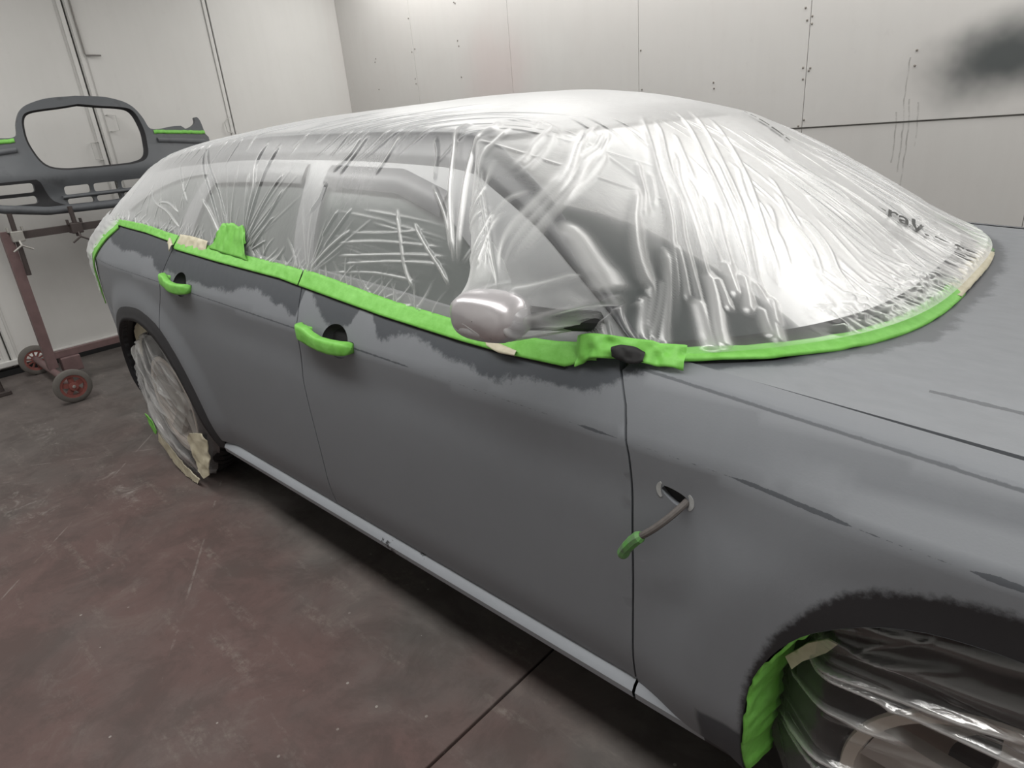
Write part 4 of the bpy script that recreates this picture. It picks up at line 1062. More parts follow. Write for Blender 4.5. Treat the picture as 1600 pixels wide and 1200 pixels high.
# ------------------------------------------------------------------ wheels
def wheel(cx, cz, yo, sgn, name):
    """yo = y of the outer face; sgn -1 near side"""
    e = empty(name, (cx, yo, 0)); e.parent = car
    R = 0.362; s = -sgn
    prof = [(0.235, 0.012), (0.245, 0.0), (0.30, -0.004), (0.335, 0.004), (0.352, 0.022), (R - 0.002, 0.045), (R, 0.07), (R, 0.18), (R - 0.004, 0.205), (0.335, 0.235), (0.245, 0.24)]
    b = MB(); b.lathe([(r, h * s) for r, h in prof], (cx, yo, cz), 'Y', 72); t = b.build('tyre', M_BLACK, e)
    b = MB()
    for k in range(54):
        a = 2 * math.pi * (k + 0.5) / 54; da = 0.040
        V = []
        for aa in (a - da, a + da):
            for r, h in ((0.345, 0.012), (0.371, 0.052), (0.371, 0.10), (0.350, 0.10)):
                V.append((cx + r * math.cos(aa), yo + h * s, cz + r * math.sin(aa)))
        b.add(V, [(0, 1, 2, 3), (7, 6, 5, 4), (0, 4, 5, 1), (1, 5, 6, 2), (2, 6, 7, 3), (3, 7, 4, 0)])
    tag(b.build('tread_blocks', M_BLACK, t), None, None, None, 'stuff')
    b = MB(); b.lathe([(r, h * s) for r, h in ((0.243, 0.010), (0.238, -0.002), (0.218, 0.0), (0.212, 0.02), (0.205, 0.12), (0.10, 0.13))], (cx, yo, cz), 'Y', 60); rim = b.build('rim', M_RIMDULL, e)
    for k in range(5):
        a = 2 * math.pi * k / 5 + 0.3; b = MB()
        c, sn = math.cos(a), math.sin(a); V = []
        for r, wd, h in ((0.05, 0.045, 0.035), (0.13, 0.036, 0.028), (0.212, 0.040, 0.012)):
            for q, hh in ((-1, h), (1, h), (1, h + 0.03), (-1, h + 0.03)):
                V.append((cx + r * c - q * wd * sn, yo + hh * s, cz + r * sn + q * wd * c))
        F = []
        for i in range(2):
            for j in range(4): F.append((i * 4 + j, i * 4 + (j + 1) % 4, i * 4 + 4 + (j + 1) % 4, i * 4 + 4 + j))
        F += [(0, 3, 2, 1), (8, 9, 10, 11)]
        b.add(V, F); b.build('spoke', M_ALLOY, rim)
    b = MB(); b.lathe([(0.001, 0.022 * s), (0.05, 0.024 * s), (0.062, 0.035 * s), (0.065, 0.08 * s)], (cx, yo, cz), 'Y', 30); b.build('hub', M_ALLOY, rim)
    return e
RWX, FWX = -0.14, 3.06
wheel(RWX, 0.364, -0.905, -1, 'wheel'); wheel(FWX, 0.364, -0.865, -1, 'wheel'); wheel(RWX, 0.364, 0.885, 1, 'wheel'); wheel(FWX, 0.364, 0.865, 1, 'wheel')
# wheel arch liners
for L, cx, nm in ((ARCH_R, -0.1, 'r'), (ARCH_F, 3.06, 'f')):
    for sgn in (-1, 1):
        base = np.stack([L[:, 0], sgn * (side_y(L[:, 0], L[:, 1]) - 0.02), L[:, 1]], 1); P = np.zeros((len(L), 4, 3))
        for k, (dy, sc) in enumerate(((0.0, 1.0), (0.06, 1.03), (0.30, 1.03), (0.34, 0.2))):
            P[:, k] = base; P[:, k, 1] -= sgn * dy
            P[:, k, 0] = cx + (base[:, 0] - cx) * sc; P[:, k, 2] = 0.36 + (base[:, 2] - 0.36) * sc
        grid_obj('arch_liner', P, M_GAP, car)

# ------------------------------------------------------------------ door handles with recesses, indicator hole and cable
def dish(loop, name, depth=0.032):
    c = loop.mean(0); rings = []
    for s, d in ((1.0, 0.0), (0.97, 0.006), (0.85, 0.018), (0.6, 0.028), (0.3, 0.032), (0.02, 0.033)):
        q = c + (loop - c) * s; p = lift_near(loop[:, 0], loop[:, 1]); ys = -side_y(loop[:, 0], loop[:, 1]) * s + (1 - s) * (-side_y(c[0], c[1]))
        rings.append(np.stack([q[:, 0], ys + d * depth / 0.033, q[:, 1]], 1))
    grid_obj(name, np.array(rings), M_RECESS, car, wrap=True, flip=False)
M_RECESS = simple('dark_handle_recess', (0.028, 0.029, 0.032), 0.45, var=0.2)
dish(REC_F, 'handle_recess'); dish(REC_R, 'handle_recess')
def handle(x0, x1, z0, z1):
    L = x1 - x0; zc_ = lambda s: z0 + (z1 - z0) * s
    # rear mount is tall, grip is a bowed bar, front end rounded
    st = [(0.0, 0.0, 0.001, 0.0), (0.004, 0.006, 0.021, 0.018), (0.06, 0.004, 0.023, 0.024), (0.16, 0.004, 0.0245, 0.027), (0.24, 0.002, 0.0245, 0.030), (0.34, -0.003, 0.0215, 0.033), (0.5, -0.006, 0.020, 0.035), (0.68, -0.005, 0.0195, 0.035), (0.84, -0.002, 0.019, 0.032), (0.94, 0.001, 0.0175, 0.029), (0.985, 0.002, 0.015, 0.025), (1.0, 0.003, 0.001, 0.022)]
    seg = 20; P = np.zeros((len(st), seg, 3))
    for i, (s, dz, hz, out) in enumerate(st):
        x = x0 + L * s; z = zc_(s) + dz; y = -float(side_y(x, z)); grip = 0.2 < s < 0.9
        th = 0.013 if grip else 0.016
        for j in range(seg):
            t = 2 * math.pi * j / seg; cs, sn = math.cos(t), math.sin(t)
            P[i, j] = (x, y - out + 0.012 - th * math.copysign(abs(cs) ** 0.5, cs) * (1 if hz > 0.002 else 0.05), z + hz * math.copysign(abs(sn) ** 0.5, sn))
    P += (vnoise(P[..., 0] * 120, P[..., 2] * 160, 4)[..., None] - 0.5) * 0.0016
    tag(grid_obj('door_handle', P, M_GREEN, car, wrap=True), 'door handle wrapped in green masking tape')
    b = MB(); b.box((x0 + 0.004, -float(side_y(x0 + 0.03, z0)) - 0.012, z0 - 0.016), (x0 + 0.055, -float(side_y(x0, z0)) + 0.03, z0 + 0.018), 0.006); b.build('handle_mount', M_GREEN, car)
    b = MB(); b.box((x1 - 0.035, -float(side_y(x1, z1)) - 0.012, z1 - 0.014), (x1 - 0.004, -float(side_y(x1, z1)) + 0.03, z1 + 0.014), 0.006); b.build('handle_mount', M_BLACK, car)
handle(1.338, 1.600, 0.966, 0.958); handle(0.318, 0.575, 1.020, 1.008)

# indicator hole: dark box behind, pale residue at both ends, cable
b = MB(); b.box((2.49, -0.93, 0.82), (2.57, -0.90, 0.87)); b.build('indicator_socket', M_GAP, car)
def residue(cx, cz, sg):
    t = np.linspace(-1.25, 1.25, 12); o = []
    outer = [(cx + sg * 0.013 * math.cos(a), cz + 0.017 * math.sin(a)) for a in t]
    inner = [(cx + sg * 0.004 * math.cos(a) , cz + 0.0135 * math.sin(a)) for a in t[::-1]]
    L = np.array(outer + inner); L = L if sg > 0 else L[::-1]
    panel('adhesive_residue', [L], 0.006, lambda x, z: np.stack([x, -side_y(x, z) - 0.0012, z], -1), M_RESIDUE, car, (0, 0.001, 0))
residue(2.506, 0.852, -1); residue(2.553, 0.845, 1)
yh = -0.945
cab = curve2([(2.552, -0.91, 0.846), (2.550, -0.945, 0.842), (2.538, -0.968, 0.826), (2.512, -0.985, 0.797), (2.482, -0.99, 0.768), (2.468, -0.988, 0.750), (2.450, -0.982, 0.722), (2.444, -0.980, 0.708)], 34)
b = MB(); b.tube(cab[:22], 0.0064, 10); o = b.build('indicator_cable', M_CABLE, car)
b = MB(); rr = [0.0088 + 0.0034 * math.sin(i * 2.1) ** 2 + 0.002 * (i % 3 == 0) for i in range(14)]; rr[0] = 0.008; rr[-1] = 0.007
b.tube(cab[20:], rr, 9); tag(b.build('cable_end_tape', M_GREENDIRTY, o, sharp=20), 'cable end bound in dusty green tape')

# ------------------------------------------------------------------ masking tape
def strip(name, A, B, mat, label, n=160, m=9, out=0.003, crumple=0.0009, group=None, seed=1, ragged=0.0, jump=None):
    """tape between two 3D edge curves A (top) and B (bottom); pushed outwards along its own normal, with a thin turned edge"""
    A = curve2(A, n) if len(A) != n else np.asarray(A); B = curve2(B, n) if len(B) != n else np.asarray(B)
    w_ = np.linspace(0, 1, m); P = A[:, None] * (1 - w_)[None, :, None] + B[:, None] * w_[None, :, None]
    nr = normals(P); 
    if (nr[..., 1].mean() - 0.4 * nr[..., 2].mean()) > 0: nr = -nr; fl_ = True
    else: fl_ = False
    u = np.linspace(0, n / 6, n)
    d = out + crumple * (vnoise(u[:, None] * 1.7, w_[None] * 3, seed) - 0.3) * 2
    d[:, 0] -= 0.0015; d[:, -1] -= 0.0005
    P = P + nr * d[..., None]
    if ragged: P[:, 0] += (vnoise(u * 3, u * 0, seed + 5) - 0.5)[:, None] * ragged * np.array([0.3, 0, 1])
    back = P[:, -1:] - nr[:, -1:] * (out + 0.002); back0 = P[:, :1] - nr[:, :1] * (out + 0.001)
    P = np.concatenate([back0, P, back], 1)
    o = grid_obj(name, P, mat, None, flip=not fl_, origin=tuple(P.mean((0, 1))))
    tag(o, label, 'tape', group); return o
def on_side(x, z, out=0.0): return np.array([x, -float(side_y(x, z)) - out, z])
def on_gh(x, z, out=0.0):
    p = gh_side_xz(np.array([x]), np.array([z]))[0]; return np.array([p[0], p[1] - out, p[2]])
def belt_strip(xa, xb, w0, label, mat=M_GREEN, seed=1, up=None, **kw):
    xs = np.linspace(xa, xb, 160)
    Bm = np.array([(x, -float(side_y(x, belt(x))) - 0.007, belt(x)) for x in xs])
    zt = gzE(xs) + w0
    Tm = np.array([gh_side_xz(np.array([x]), np.array([z]))[0] + np.array([0, -0.004, 0]) for x, z in zip(xs, zt)])
    return strip('masking_tape', Tm, Bm, mat, label, seed=seed, **kw)
belt_strip(-0.36, 0.322, 0.012, 'short green tape strip on the rear quarter below the rearmost window', seed=2)
belt_strip(0.330, 1.268, 0.014, 'green tape strip along the window line of the rear door', seed=3)
belt_strip(1.274, 2.335, 0.016, 'long green tape strip along the window line of the front door', seed=4)
# thin black strip under the tape: belt seal gap with its shadow painted in
xs = np.linspace(-0.34, 2.27, 120)
P = np.stack([np.stack([xs, [-float(side_y(x, belt(x) + 0.004)) - 0.006 for x in xs], belt(xs) + 0.004], 1),
              np.stack([xs, [-float(side_y(x, belt(x) - 0.004)) - 0.003 for x in xs], belt(xs) - 0.005], 1)], 1)
grid_obj('belt_seal_shadow', P, M_GAP, car, flip=False)
# green patch pressed up onto the film
A = [on_gh(0.655, 1.165, 0.012), on_gh(0.70, 1.222, 0.012), on_gh(0.78, 1.228, 0.012), on_gh(0.855, 1.222, 0.012), on_gh(0.885, 1.18, 0.012)]
B = [on_gh(0.62, 1.145, 0.012), on_gh(0.70, 1.138, 0.012), on_gh(0.78, 1.132, 0.012), on_gh(0.86, 1.128, 0.012), on_gh(0.93, 1.12, 0.012)]
strip('masking_tape', A, B, M_GREEN, 'crumpled square patch of green tape gathering the film above rear door', n=50, m=16, crumple=0.005, seed=6, ragged=0.012)
A = [on_gh(0.355, 1.178, 0.010), on_gh(0.45, 1.176, 0.010), on_gh(0.60, 1.166, 0.010)]; B = [on_gh(0.34, 1.140, 0.014), on_gh(0.45, 1.134, 0.014), on_gh(0.60, 1.124, 0.014)]
strip('masking_tape', A, B, M_CREAM, 'cream paper tape patch beside the green patch above rear door', n=40, m=8, crumple=0.003, seed=7)
A = [on_side(0.272, belt(0.272) + 0.016, 0.016), on_side(0.325, belt(0.325) + 0.010, 0.016)]; B = [on_side(0.274, belt(0.272) - 0.002, 0.014), on_side(0.325, belt(0.325) - 0.012, 0.016)]
strip('masking_tape', A, B, M_CREAM, 'tiny cream tape tab at top rear corner of the rear door', n=12, m=5, crumple=0.001, seed=8)
# tape down the rear lamp edge
tl = [(-0.36, 1.185), (-0.49, 1.12), (-0.63, 1.03), (-0.75, 0.93), (-0.83, 0.83), (-0.87, 0.775)]
A = [on_side(x - 0.035, z + 0.03, 0.006) for x, z in tl]; B = [on_side(x + 0.012, z - 0.006, 0.006) for x, z in tl]
strip('masking_tape', A, B, M_GREEN, 'green tape running down the rear lamp edge at the back corner', n=60, seed=9)
# film flap over the rear lamp
A = [on_side(x - 0.40, z + 0.05, -0.02) for x, z in tl]; B = [on_side(x - 0.02, z + 0.012, 0.008) for x, z in tl]
nn = 90; Aa, Bb = curve2(A, nn), curve2(B, nn); wv = np.linspace(0, 1, 40)
P = Aa[:, None] * (1 - wv)[None, :, None] + Bb[:, None] * wv[None, :, None]
P[..., 1] -= 0.008 * vnoise(np.arange(nn)[:, None] / 3.0, wv[None] * 4, 21) + 0.02 * np.sin(wv * math.pi)[None]
lf = grid_obj('masking_film', P, M_FILM, None, flip=True, attr={'fold': 0.25 + 0.4 * vnoise(np.arange(nn)[:, None] / 2.5, wv[None] * 6, 22)}, origin=tuple(P.mean((0, 1))))
tag(lf, 'clear film flap over the rear lamp at the back corner', 'plastic film')
b = MB(); b.box((-1.12, -0.74, 0.78), (-0.80, 0.74, 1.05), 0.06); b.build('rear_lamp_panel', M_DARK, car)

# cowl tape, following the base of the windscreen
def cowl(y, dx=0.0, dz=0.0): return np.array([XH(np.array(y)) + dx, y, float(Fz(XH(np.array(y)))) + 0.020 + dz])
def cowl_strip(ya, yb, wd, mat, label, seed, lift=0.0, **kw):
    ys = np.linspace(ya, yb, 90); A = np.array([cowl(y, -wd, 0.010 + lift) for y in ys]); B = np.array([cowl(y, 0.008, -0.006 + lift) for y in ys])
    return strip('masking_tape', A, B, mat, label, n=90, seed=seed, **kw)
cowl_strip(-0.845, -0.10, 0.032, M_GREEN, 'curved green tape strip along hood edge below the windscreen', 12, crumple=0.002)
cowl_strip(-0.14, 0.34, 0.062, M_CREAM, 'cream tape strip on the cowl at far end of the windscreen film', 13, lift=0.004, crumple=0.003)
cowl_strip(0.32, 0.80, 0.040, M_GREENDIRTY, 'overspray-darkened green tape at far corner of the windscreen', 14, crumple=0.003)
# tape over the pillar foot
A = [(2.29, -0.885, 1.085), (2.34, -0.880, 1.094), (2.40, -0.868, 1.092), (2.45, -0.852, 1.086), (2.49, -0.836, 1.08)]; B = [(2.30, -0.905, 1.030), (2.335, -0.900, 1.052), (2.40, -0.885, 1.056), (2.45, -0.878, 1.052), (2.50, -0.866, 1.050)]
strip('masking_tape', A, B, M_GREEN, 'crumpled green tape wrapped round the windscreen pillar foot', n=50, m=10, crumple=0.006, seed=15)
A = [(2.372, -0.892, 1.078), (2.39, -0.888, 1.084), (2.412, -0.884, 1.083), (2.432, -0.878, 1.074)]; B = [(2.375, -0.898, 1.062), (2.395, -0.896, 1.056), (2.418, -0.892, 1.054), (2.434, -0.886, 1.060)]
strip('masking_tape', A, B, M_BLACK, 'black smudged tape piece over the pillar foot', n=20, m=6, crumple=0.003, seed=16)
# cream slivers under the mirror
A = [on_side(2.055, 1.046, 0.016), on_side(2.10, 1.043, 0.018), on_side(2.15, 1.036, 0.016)]; B = [on_side(2.07, 1.034, 0.018), on_side(2.11, 1.028, 0.02), on_side(2.15, 1.028, 0.018)]
strip('masking_tape', A, B, M_CREAM, 'small cream tape sliver on the green strip under the mirror', n=16, m=5, crumple=0.001, seed=17)

# ------------------------------------------------------------------ rear wheel film
nr_, na = 70, 200
rr = np.linspace(0.0, 1, nr_)[:, None]; aa = np.linspace(0, 2 * np.pi, na, endpoint=False)[None]
Rm = 0.372 + 0.010 * np.sin(aa * 5 + 1) + 0.006 * np.sin(aa * 11)
px = RWX + rr * Rm * np.cos(aa); pz = 0.372 + rr * Rm * np.sin(aa); pz = np.maximum(pz, 0.006)
py = -0.918 - 0.040 * (1 - rr ** 2.5) + 0.0 * aa + 0.05 * smoothstep(0.93, 1.0, rr)
fd_ = np.zeros_like(px)
dirv = np.array([0.80, -0.60])      # wrinkles run from upper rear to lower front
for k in range(70):
    c0 = np.array([U(-0.3, 0.2), U(-0.25, 0.3)]); ang = U(-0.35, 0.25); d = np.array([dirv[0] * math.cos(ang) - dirv[1] * math.sin(ang), dirv[0] * math.sin(ang) + dirv[1] * math.cos(ang)])
    qx, qz = px - RWX - c0[0], pz - 0.37 - c0[1]; al = qx * d[0] + qz * d[1]; pe = -qx * d[1] + qz * d[0] + 0.15 * al ** 2 * U(-1, 1)
    g = np.exp(-(pe / U(0.005, 0.016)) ** 2) * smoothstep(U(0.15, 0.35), 0.0, np.abs(al)); py -= g * U(0.004, 0.014); fd_ = np.maximum(fd_, g * U(0.1, 0.7))
py -= 0.006 * vnoise(px * 12, pz * 12, 31)
fd_ = np.clip(fd_ + 0.25 * smoothstep(0.9, 1.0, rr) + 0.05, 0, 1)
rf = grid_obj('wheel_film', np.stack([px, py, pz], -1), M_FILMW, None, wrap=True, flip=True, attr={'fold': fd_}, origin=(RWX, -0.93, 0.37))
tag(rf, 'crumpled clear film bag taped over the rear wheel', 'plastic film')
def blob(name, loop, yfun, mat, label, seed, cat='tape', step=0.016, cr=0.006):
    L = np.asarray(loop, float)
    def lf_(x, z): return np.stack([x, yfun(x, z) - cr * vnoise(x * 55, z * 40, seed) - cr * 0.5 * vnoise(x * 130, z * 120, seed + 1), z], -1)
    o = panel(name, [L], step, lf_, mat, None, (0, 0.004, 0), origin=(L[:, 0].mean(), float(yfun(L[:, 0].mean(), L[:, 1].mean())), L[:, 1].mean()))
    tag(o, label, cat); return o
blob('masking_tape', [(0.085, 0.10), (0.13, 0.075), (0.17, 0.10), (0.205, 0.19), (0.225, 0.285), (0.20, 0.315), (0.12, 0.305), (0.07, 0.27), (0.075, 0.19)], lambda x, z: -0.945 + 0 * x + 0.25 * np.clip(x - 0.12, 0, None), M_CREAM, 'cream tape patch at lower front edge of the rear wheel cover', 41, cr=0.010)
blob('masking_tape', [(-0.46, 0.58), (-0.40, 0.56), (-0.36, 0.64), (-0.28, 0.70), (-0.20, 0.72), (-0.20, 0.76), (-0.30, 0.765), (-0.42, 0.69)], lambda x, z: -0.90 + 0 * x, M_CREAM, 'cream tape patch at upper rear of the rear wheel opening', 42)
blob('masking_tape', [(-0.40, 0.12), (-0.30, 0.06), (-0.14, 0.008), (0.02, 0.010), (0.06, 0.045), (-0.10, 0.075), (-0.24, 0.13), (-0.34, 0.19)], lambda x, z: -0.950 + 0 * x, M_CREAM, 'cream tape band along bottom edge of the rear wheel cover', 43)
blob('masking_tape', [(-0.455, 0.215), (-0.40, 0.155), (-0.365, 0.185), (-0.40, 0.245), (-0.46, 0.26)], lambda x, z: -0.955 + 0 * x, M_GREEN, 'small green tape piece on rear edge of the rear wheel cover', 44)

# ------------------------------------------------------------------ front wheel film and the tape round the opening
nxw, nzw = 330, 200
uu = np.linspace(0, 1, nxw)[:, None]; vv = np.linspace(0, 1, nzw)[None]
xx = 2.690 + (3.44 - 2.690) * uu + 0 * vv
ztop = np.interp(xx[:, 0], *zip(*sorted([(p[0], p[1]) for p in ARCH_F if 2.66 < p[0] < 3.46])))[:, None] - 0.004
zbot = np.interp(xx[:, 0], [2.678, 2.70, 2.76, 2.9, 3.3, 3.44], [0.335, 0.31, 0.22, 0.12, 0.12, 0.28])[:, None]
zz = zbot + (ztop - zbot) * vv
yy_ = -0.912 - 0.012 * np.sin(np.pi * vv) * smoothstep(0, 0.2, uu) + 0.062 * smoothstep(0.16, 0.0, uu)
fd_ = np.zeros_like(zz)
def streak(x0, z0, x1, z1, w_, h, fo, sag=0.0):
    global yy_, fd_
    s = np.clip((xx - x0) / (x1 - x0), 0, 1); zl = z0 + (z1 - z0) * s - sag * 4 * s * (1 - s)
    g = np.exp(-((zz - zl) / (w_ * (0.35 + 0.9 * s))) ** 2) * ((xx > x0) & (xx < x1)) * smoothstep(0, 0.06, s) * smoothstep(1.0, 0.85, s)
    yy_ = yy_ - g * h; fd_ = np.maximum(fd_, g * fo)
for a in ((2.742, 0.60, 3.40, 0.72, 0.010, 0.014, 0.8, 0.005), (2.742, 0.595, 3.40, 0.60, 0.010, 0.014, 0.8, -0.01), (2.72, 0.52, 2.93, 0.545, 0.008, 0.010, 0.7, 0.0), (2.70, 0.40, 3.40, 0.48, 0.012, 0.016, 0.8, -0.02),
          (2.70, 0.385, 3.40, 0.45, 0.006, 0.012, 0.6, 0.0), (2.9, 0.62, 3.4, 0.66, 0.005, 0.01, 0.5, 0.0), (2.86, 0.79, 3.4, 0.80, 0.008, 0.012, 0.6, 0.02), (2.76, 0.66, 3.1, 0.70, 0.02, 0.008, 0.2, 0.0)): streak(*a)
for k in range(26):
    x0 = U(2.70, 2.95); z0 = U(0.3, 0.74); streak(x0, z0, x0 + U(0.1, 0.5), z0 + U(-0.02, 0.09), U(0.003, 0.012), U(0.003, 0.008), U(0.06, 0.28), U(-0.01, 0.01))
yy_ = yy_ - 0.004 * vnoise(xx * 14, zz * 30, 51)
ff = grid_obj('wheel_film', np.stack([xx, yy_, zz], -1), M_FILMW, None, flip=False, attr={'fold': fd_}, origin=(3.06, -0.92, 0.4))
tag(ff, 'clear film stretched across the front wheel opening', 'plastic film')
sel = [p for p in ARCH_F if p[0] < 2.80]
sel = np.array(sel); tt = np.linspace(0, 1, len(sel))
c_in = np.array([3.06, 0.40])
wd_ = 0.016 + 0.010 * vnoise(tt * 9, tt * 0, 61) - 0.014 * smoothstep(0.75, 1.0, tt)
din = (c_in - sel); din /= np.linalg.norm(din, axis=1, keepdims=True)
inn = sel + din * wd_[:, None]
A3 = np.stack([inn[:, 0], np.full(len(sel), -0.838), inn[:, 1]], 1); B3 = np.stack([sel[:, 0] + 0.001, -side_y(sel[:, 0], sel[:, 1]) + 0.004, sel[:, 1]], 1)
strip('masking_tape', A3, B3, M_GREEN, 'green tape lining the rear edge of the front wheel opening', n=90, m=6, crumple=0.004, seed=62, ragged=0.01)
blob('masking_tape', [(2.722, 0.575), (2.735, 0.555), (2.752, 0.585), (2.785, 0.622), (2.80, 0.65), (2.785, 0.652), (2.755, 0.625)], lambda x, z: -0.900 + 0 * x, M_CREAM, 'torn cream tape scrap inside the front wheel opening', 63, step=0.010, cr=0.003)

# ------------------------------------------------------------------ print on the film
def film_at(x, w):
    i = np.clip(col_at(np.asarray(x)), 0, NXF - 1.001); j = np.clip(row_top(np.asarray(w)), 0, nv - 1.001)
    i0, j0 = i.astype(int), j.astype(int); a, b_ = (i - i0)[..., None], (j - j0)[..., None]
    return (FILM[i0, j0] * (1 - a) * (1 - b_) + FILM[i0 + 1, j0] * a * (1 - b_) + FILM[i0, j0 + 1] * (1 - a) * b_ + FILM[i0 + 1, j0 + 1] * a * b_) + NRM[i0, j0] * 0.006
M_INK = simple('black_print', (0.012, 0.014, 0.014), 0.5)
def film_print(text, name, o, du, dv, size=1.0):
    """lettering laid on the film: o = (x, w) of the base line start, du along the line, dv letter height"""
    cu = bpy.data.curves.new('lettering', 'FONT'); cu.body = text; cu.size = 1.0; cu.offset = 0.012; cu.resolution_u = 4
    to = bpy.data.objects.new('lettering', cu); COL.objects.link(to)
    dg = bpy.context.evaluated_depsgraph_get(); me = to.evaluated_get(dg).to_mesh()
    bm = bmesh.new(); bm.from_mesh(me); bmesh.ops.triangulate(bm, faces=bm.faces[:])
    for r in range(2): bmesh.ops.subdivide_edges(bm, edges=[e for e in bm.edges if e.calc_length() > 0.12], cuts=1)
    bmesh.ops.triangulate(bm, faces=bm.faces[:]); bm.verts.index_update()
    T_ = np.array([v.co[:] for v in bm.verts]); F_ = [tuple(v.index for v in f.verts) for f in bm.faces]; bm.free()
    bpy.data.objects.remove(to); L_ = T_[:, 0].max()
    u, v = T_[:, 0] / L_, T_[:, 1] / 0.7
    P = film_at(o[0] + du[0] * u + dv[0] * v, o[1] + du[1] * u + dv[1] * v)
    return mesh_obj(name, P, F_, M_INK, film, False)
film_print('-rav.', 'print', (2.233, 0.062), (0.105, 0.035), (-0.020, 0.135))
for k, (x0, w0, ln, wd) in enumerate(((2.345, 0.135, 0.030, 0.010), (2.383, 0.150, 0.018, 0.016), (2.405, 0.155, 0.022, 0.012), (1.852, 0.545, 0.012, 0.012), (1.872, 0.520, 0.018, 0.016), (1.898, 0.485, 0.030, 0.026), (1.935, 0.430, 0.036, 0.030), (1.978, 0.370, 0.012, 0.020))):
    q = np.array([(0, 0), (1, 0.15), (1, 1), (0, 0.85)]); sl = 0.35 if k < 3 else -1.35
    qq = np.stack(np.meshgrid(np.linspace(0, 1, 6), np.linspace(0, 1, 3), indexing='ij'), -1)
    P = film_at(x0 + ln * qq[..., 0], w0 + sl * ln * qq[..., 0] + wd * (qq[..., 1] - 0.5) * (1 - 0.4 * qq[..., 0]))
    grid_obj('print', P, M_INK, film, smooth=False)


# ------------------------------------------------------------------ bumper cover on a trolley stand
M_BUMP = None
def make_bump():
    t = NT('bumper_primer'); p = t.pos(); n = t.noise(p, 6, 3); n2 = t.noise(p, 40, 4)
    c = t.mix(n, (0.085, 0.092, 0.102), (0.125, 0.132, 0.142)); m = t.math('MULTIPLY', t.ramp(n, [(0.6, 0), (0.72, 1)]), 0.55)
    c = t.mix(m, c, (0.04, 0.042, 0.046)); t.bsdf(c, t.math('ADD', 0.45, t.math('MULTIPLY', n2, 0.2)), 0, None, 0.4); return t.m
M_BUMP = make_bump()
M_STAND = simple('dusty_maroon_paint', (0.15, 0.095, 0.095), 0.6, var=0.3, scale=18)
M_STANDDK = simple('dark_brown_steel', (0.05, 0.038, 0.036), 0.6, var=0.3, scale=18)
M_REDWHEEL = simple('dusty_red_wheel', (0.22, 0.070, 0.060), 0.6, var=0.3, scale=30)
M_GREYTYRE = simple('dusty_grey_tyre', (0.13, 0.12, 0.11), 0.8, var=0.2, scale=25)

BX, BC = -2.38, -0.285
def bump_x(y, z):
    d = np.abs(y - BC)
    sw = 0.10 * np.clip(d, 0, None) ** 2 + 0.55 * np.clip(d - 0.42, 0, None) ** 1.6
    prof = 0.05 * np.exp(-((z - 1.40) / 0.10) ** 2) + 0.02 * np.exp(-((z - 1.20) / 0.06) ** 2) - 0.16 * np.clip(z - 1.52, 0, None)
    return BX + prof - sw
def bl(y, z): return np.stack([bump_x(y, z), y, z], -1)
def mir(L): return [(2 * BC - a, b) for a, b in L][::-1]
# right half outline (viewed from the car), y from centre outwards
half = [(BC, 1.165), (0.10, 1.175), (0.34, 1.215), (0.52, 1.29), (0.60, 1.38), (0.645, 1.50), (0.655, 1.585), (0.630, 1.60), (0.615, 1.70), (0.588, 1.735), (0.555, 1.728), (0.552, 1.70), (0.50, 1.665), (0.43, 1.650), (0.395, 1.672), (0.35, 1.672), (0.17, 1.655), (0.13, 1.665), (0.105, 1.74), (0.06, 1.815), (0.0, 1.855), (-0.13, 1.888), (BC, 1.897)]
outl = curve2(half, 120).tolist(); outl = outl + mir(outl)[1:-1]
gr = [(BC, 1.845), (BC + 0.10, 1.832), (0.0, 1.812), (0.045, 1.795), (0.075, 1.74), (0.088, 1.64), (0.070, 1.53), (0.045, 1.475), (0.0, 1.445), (-0.10, 1.430), (BC, 1.428)]
grille = curve2(gr, 50).tolist(); grille = grille + mir(grille)[1:-1]
def rrect(y0, y1, z0, z1, r=0.015, sk=0.0):
    c = []
    for (cy, cz, a0) in ((y1 - r, z0 + r, -90), (y1 - r, z1 - r, 0), (y0 + r, z1 - r, 90), (y0 + r, z0 + r, 180)):
        for q in range(4):
            a = math.radians(a0 + q * 30); c.append((cy + r * math.cos(a), cz + r * math.sin(a) ))
    return [(y + sk * (z - z0), z) for y, z in c]
holes = [grille]
lower = []
for ya, yb in ((-0.545, -0.385), (-0.365, -0.205), (-0.185, -0.025)):
    lower.append(rrect(ya, yb, 1.272, 1.328)); lower.append(rrect(ya, yb, 1.205, 1.245))
fog = []
for s in (1, -1):
    for za, zb in ((1.312, 1.372), (1.240, 1.290)):
        r_ = rrect(0.14, 0.36, za, zb, 0.018); fog.append(r_ if s == 1 else mir(r_))
bc = empty('bumper_cover', (BX, BC, 1.10)); tag(bc, 'grey primed front bumper cover with open grille clamped on a trolley stand', 'bumper')
panel('shell', [outl] + holes + lower + fog, 0.022, bl, M_BUMP, bc, (-0.035, 0, 0), flip=True)
def shift(L, k, ctr=None):
    L = np.asarray(L); c = L.mean(0); return c + (L - c) * k
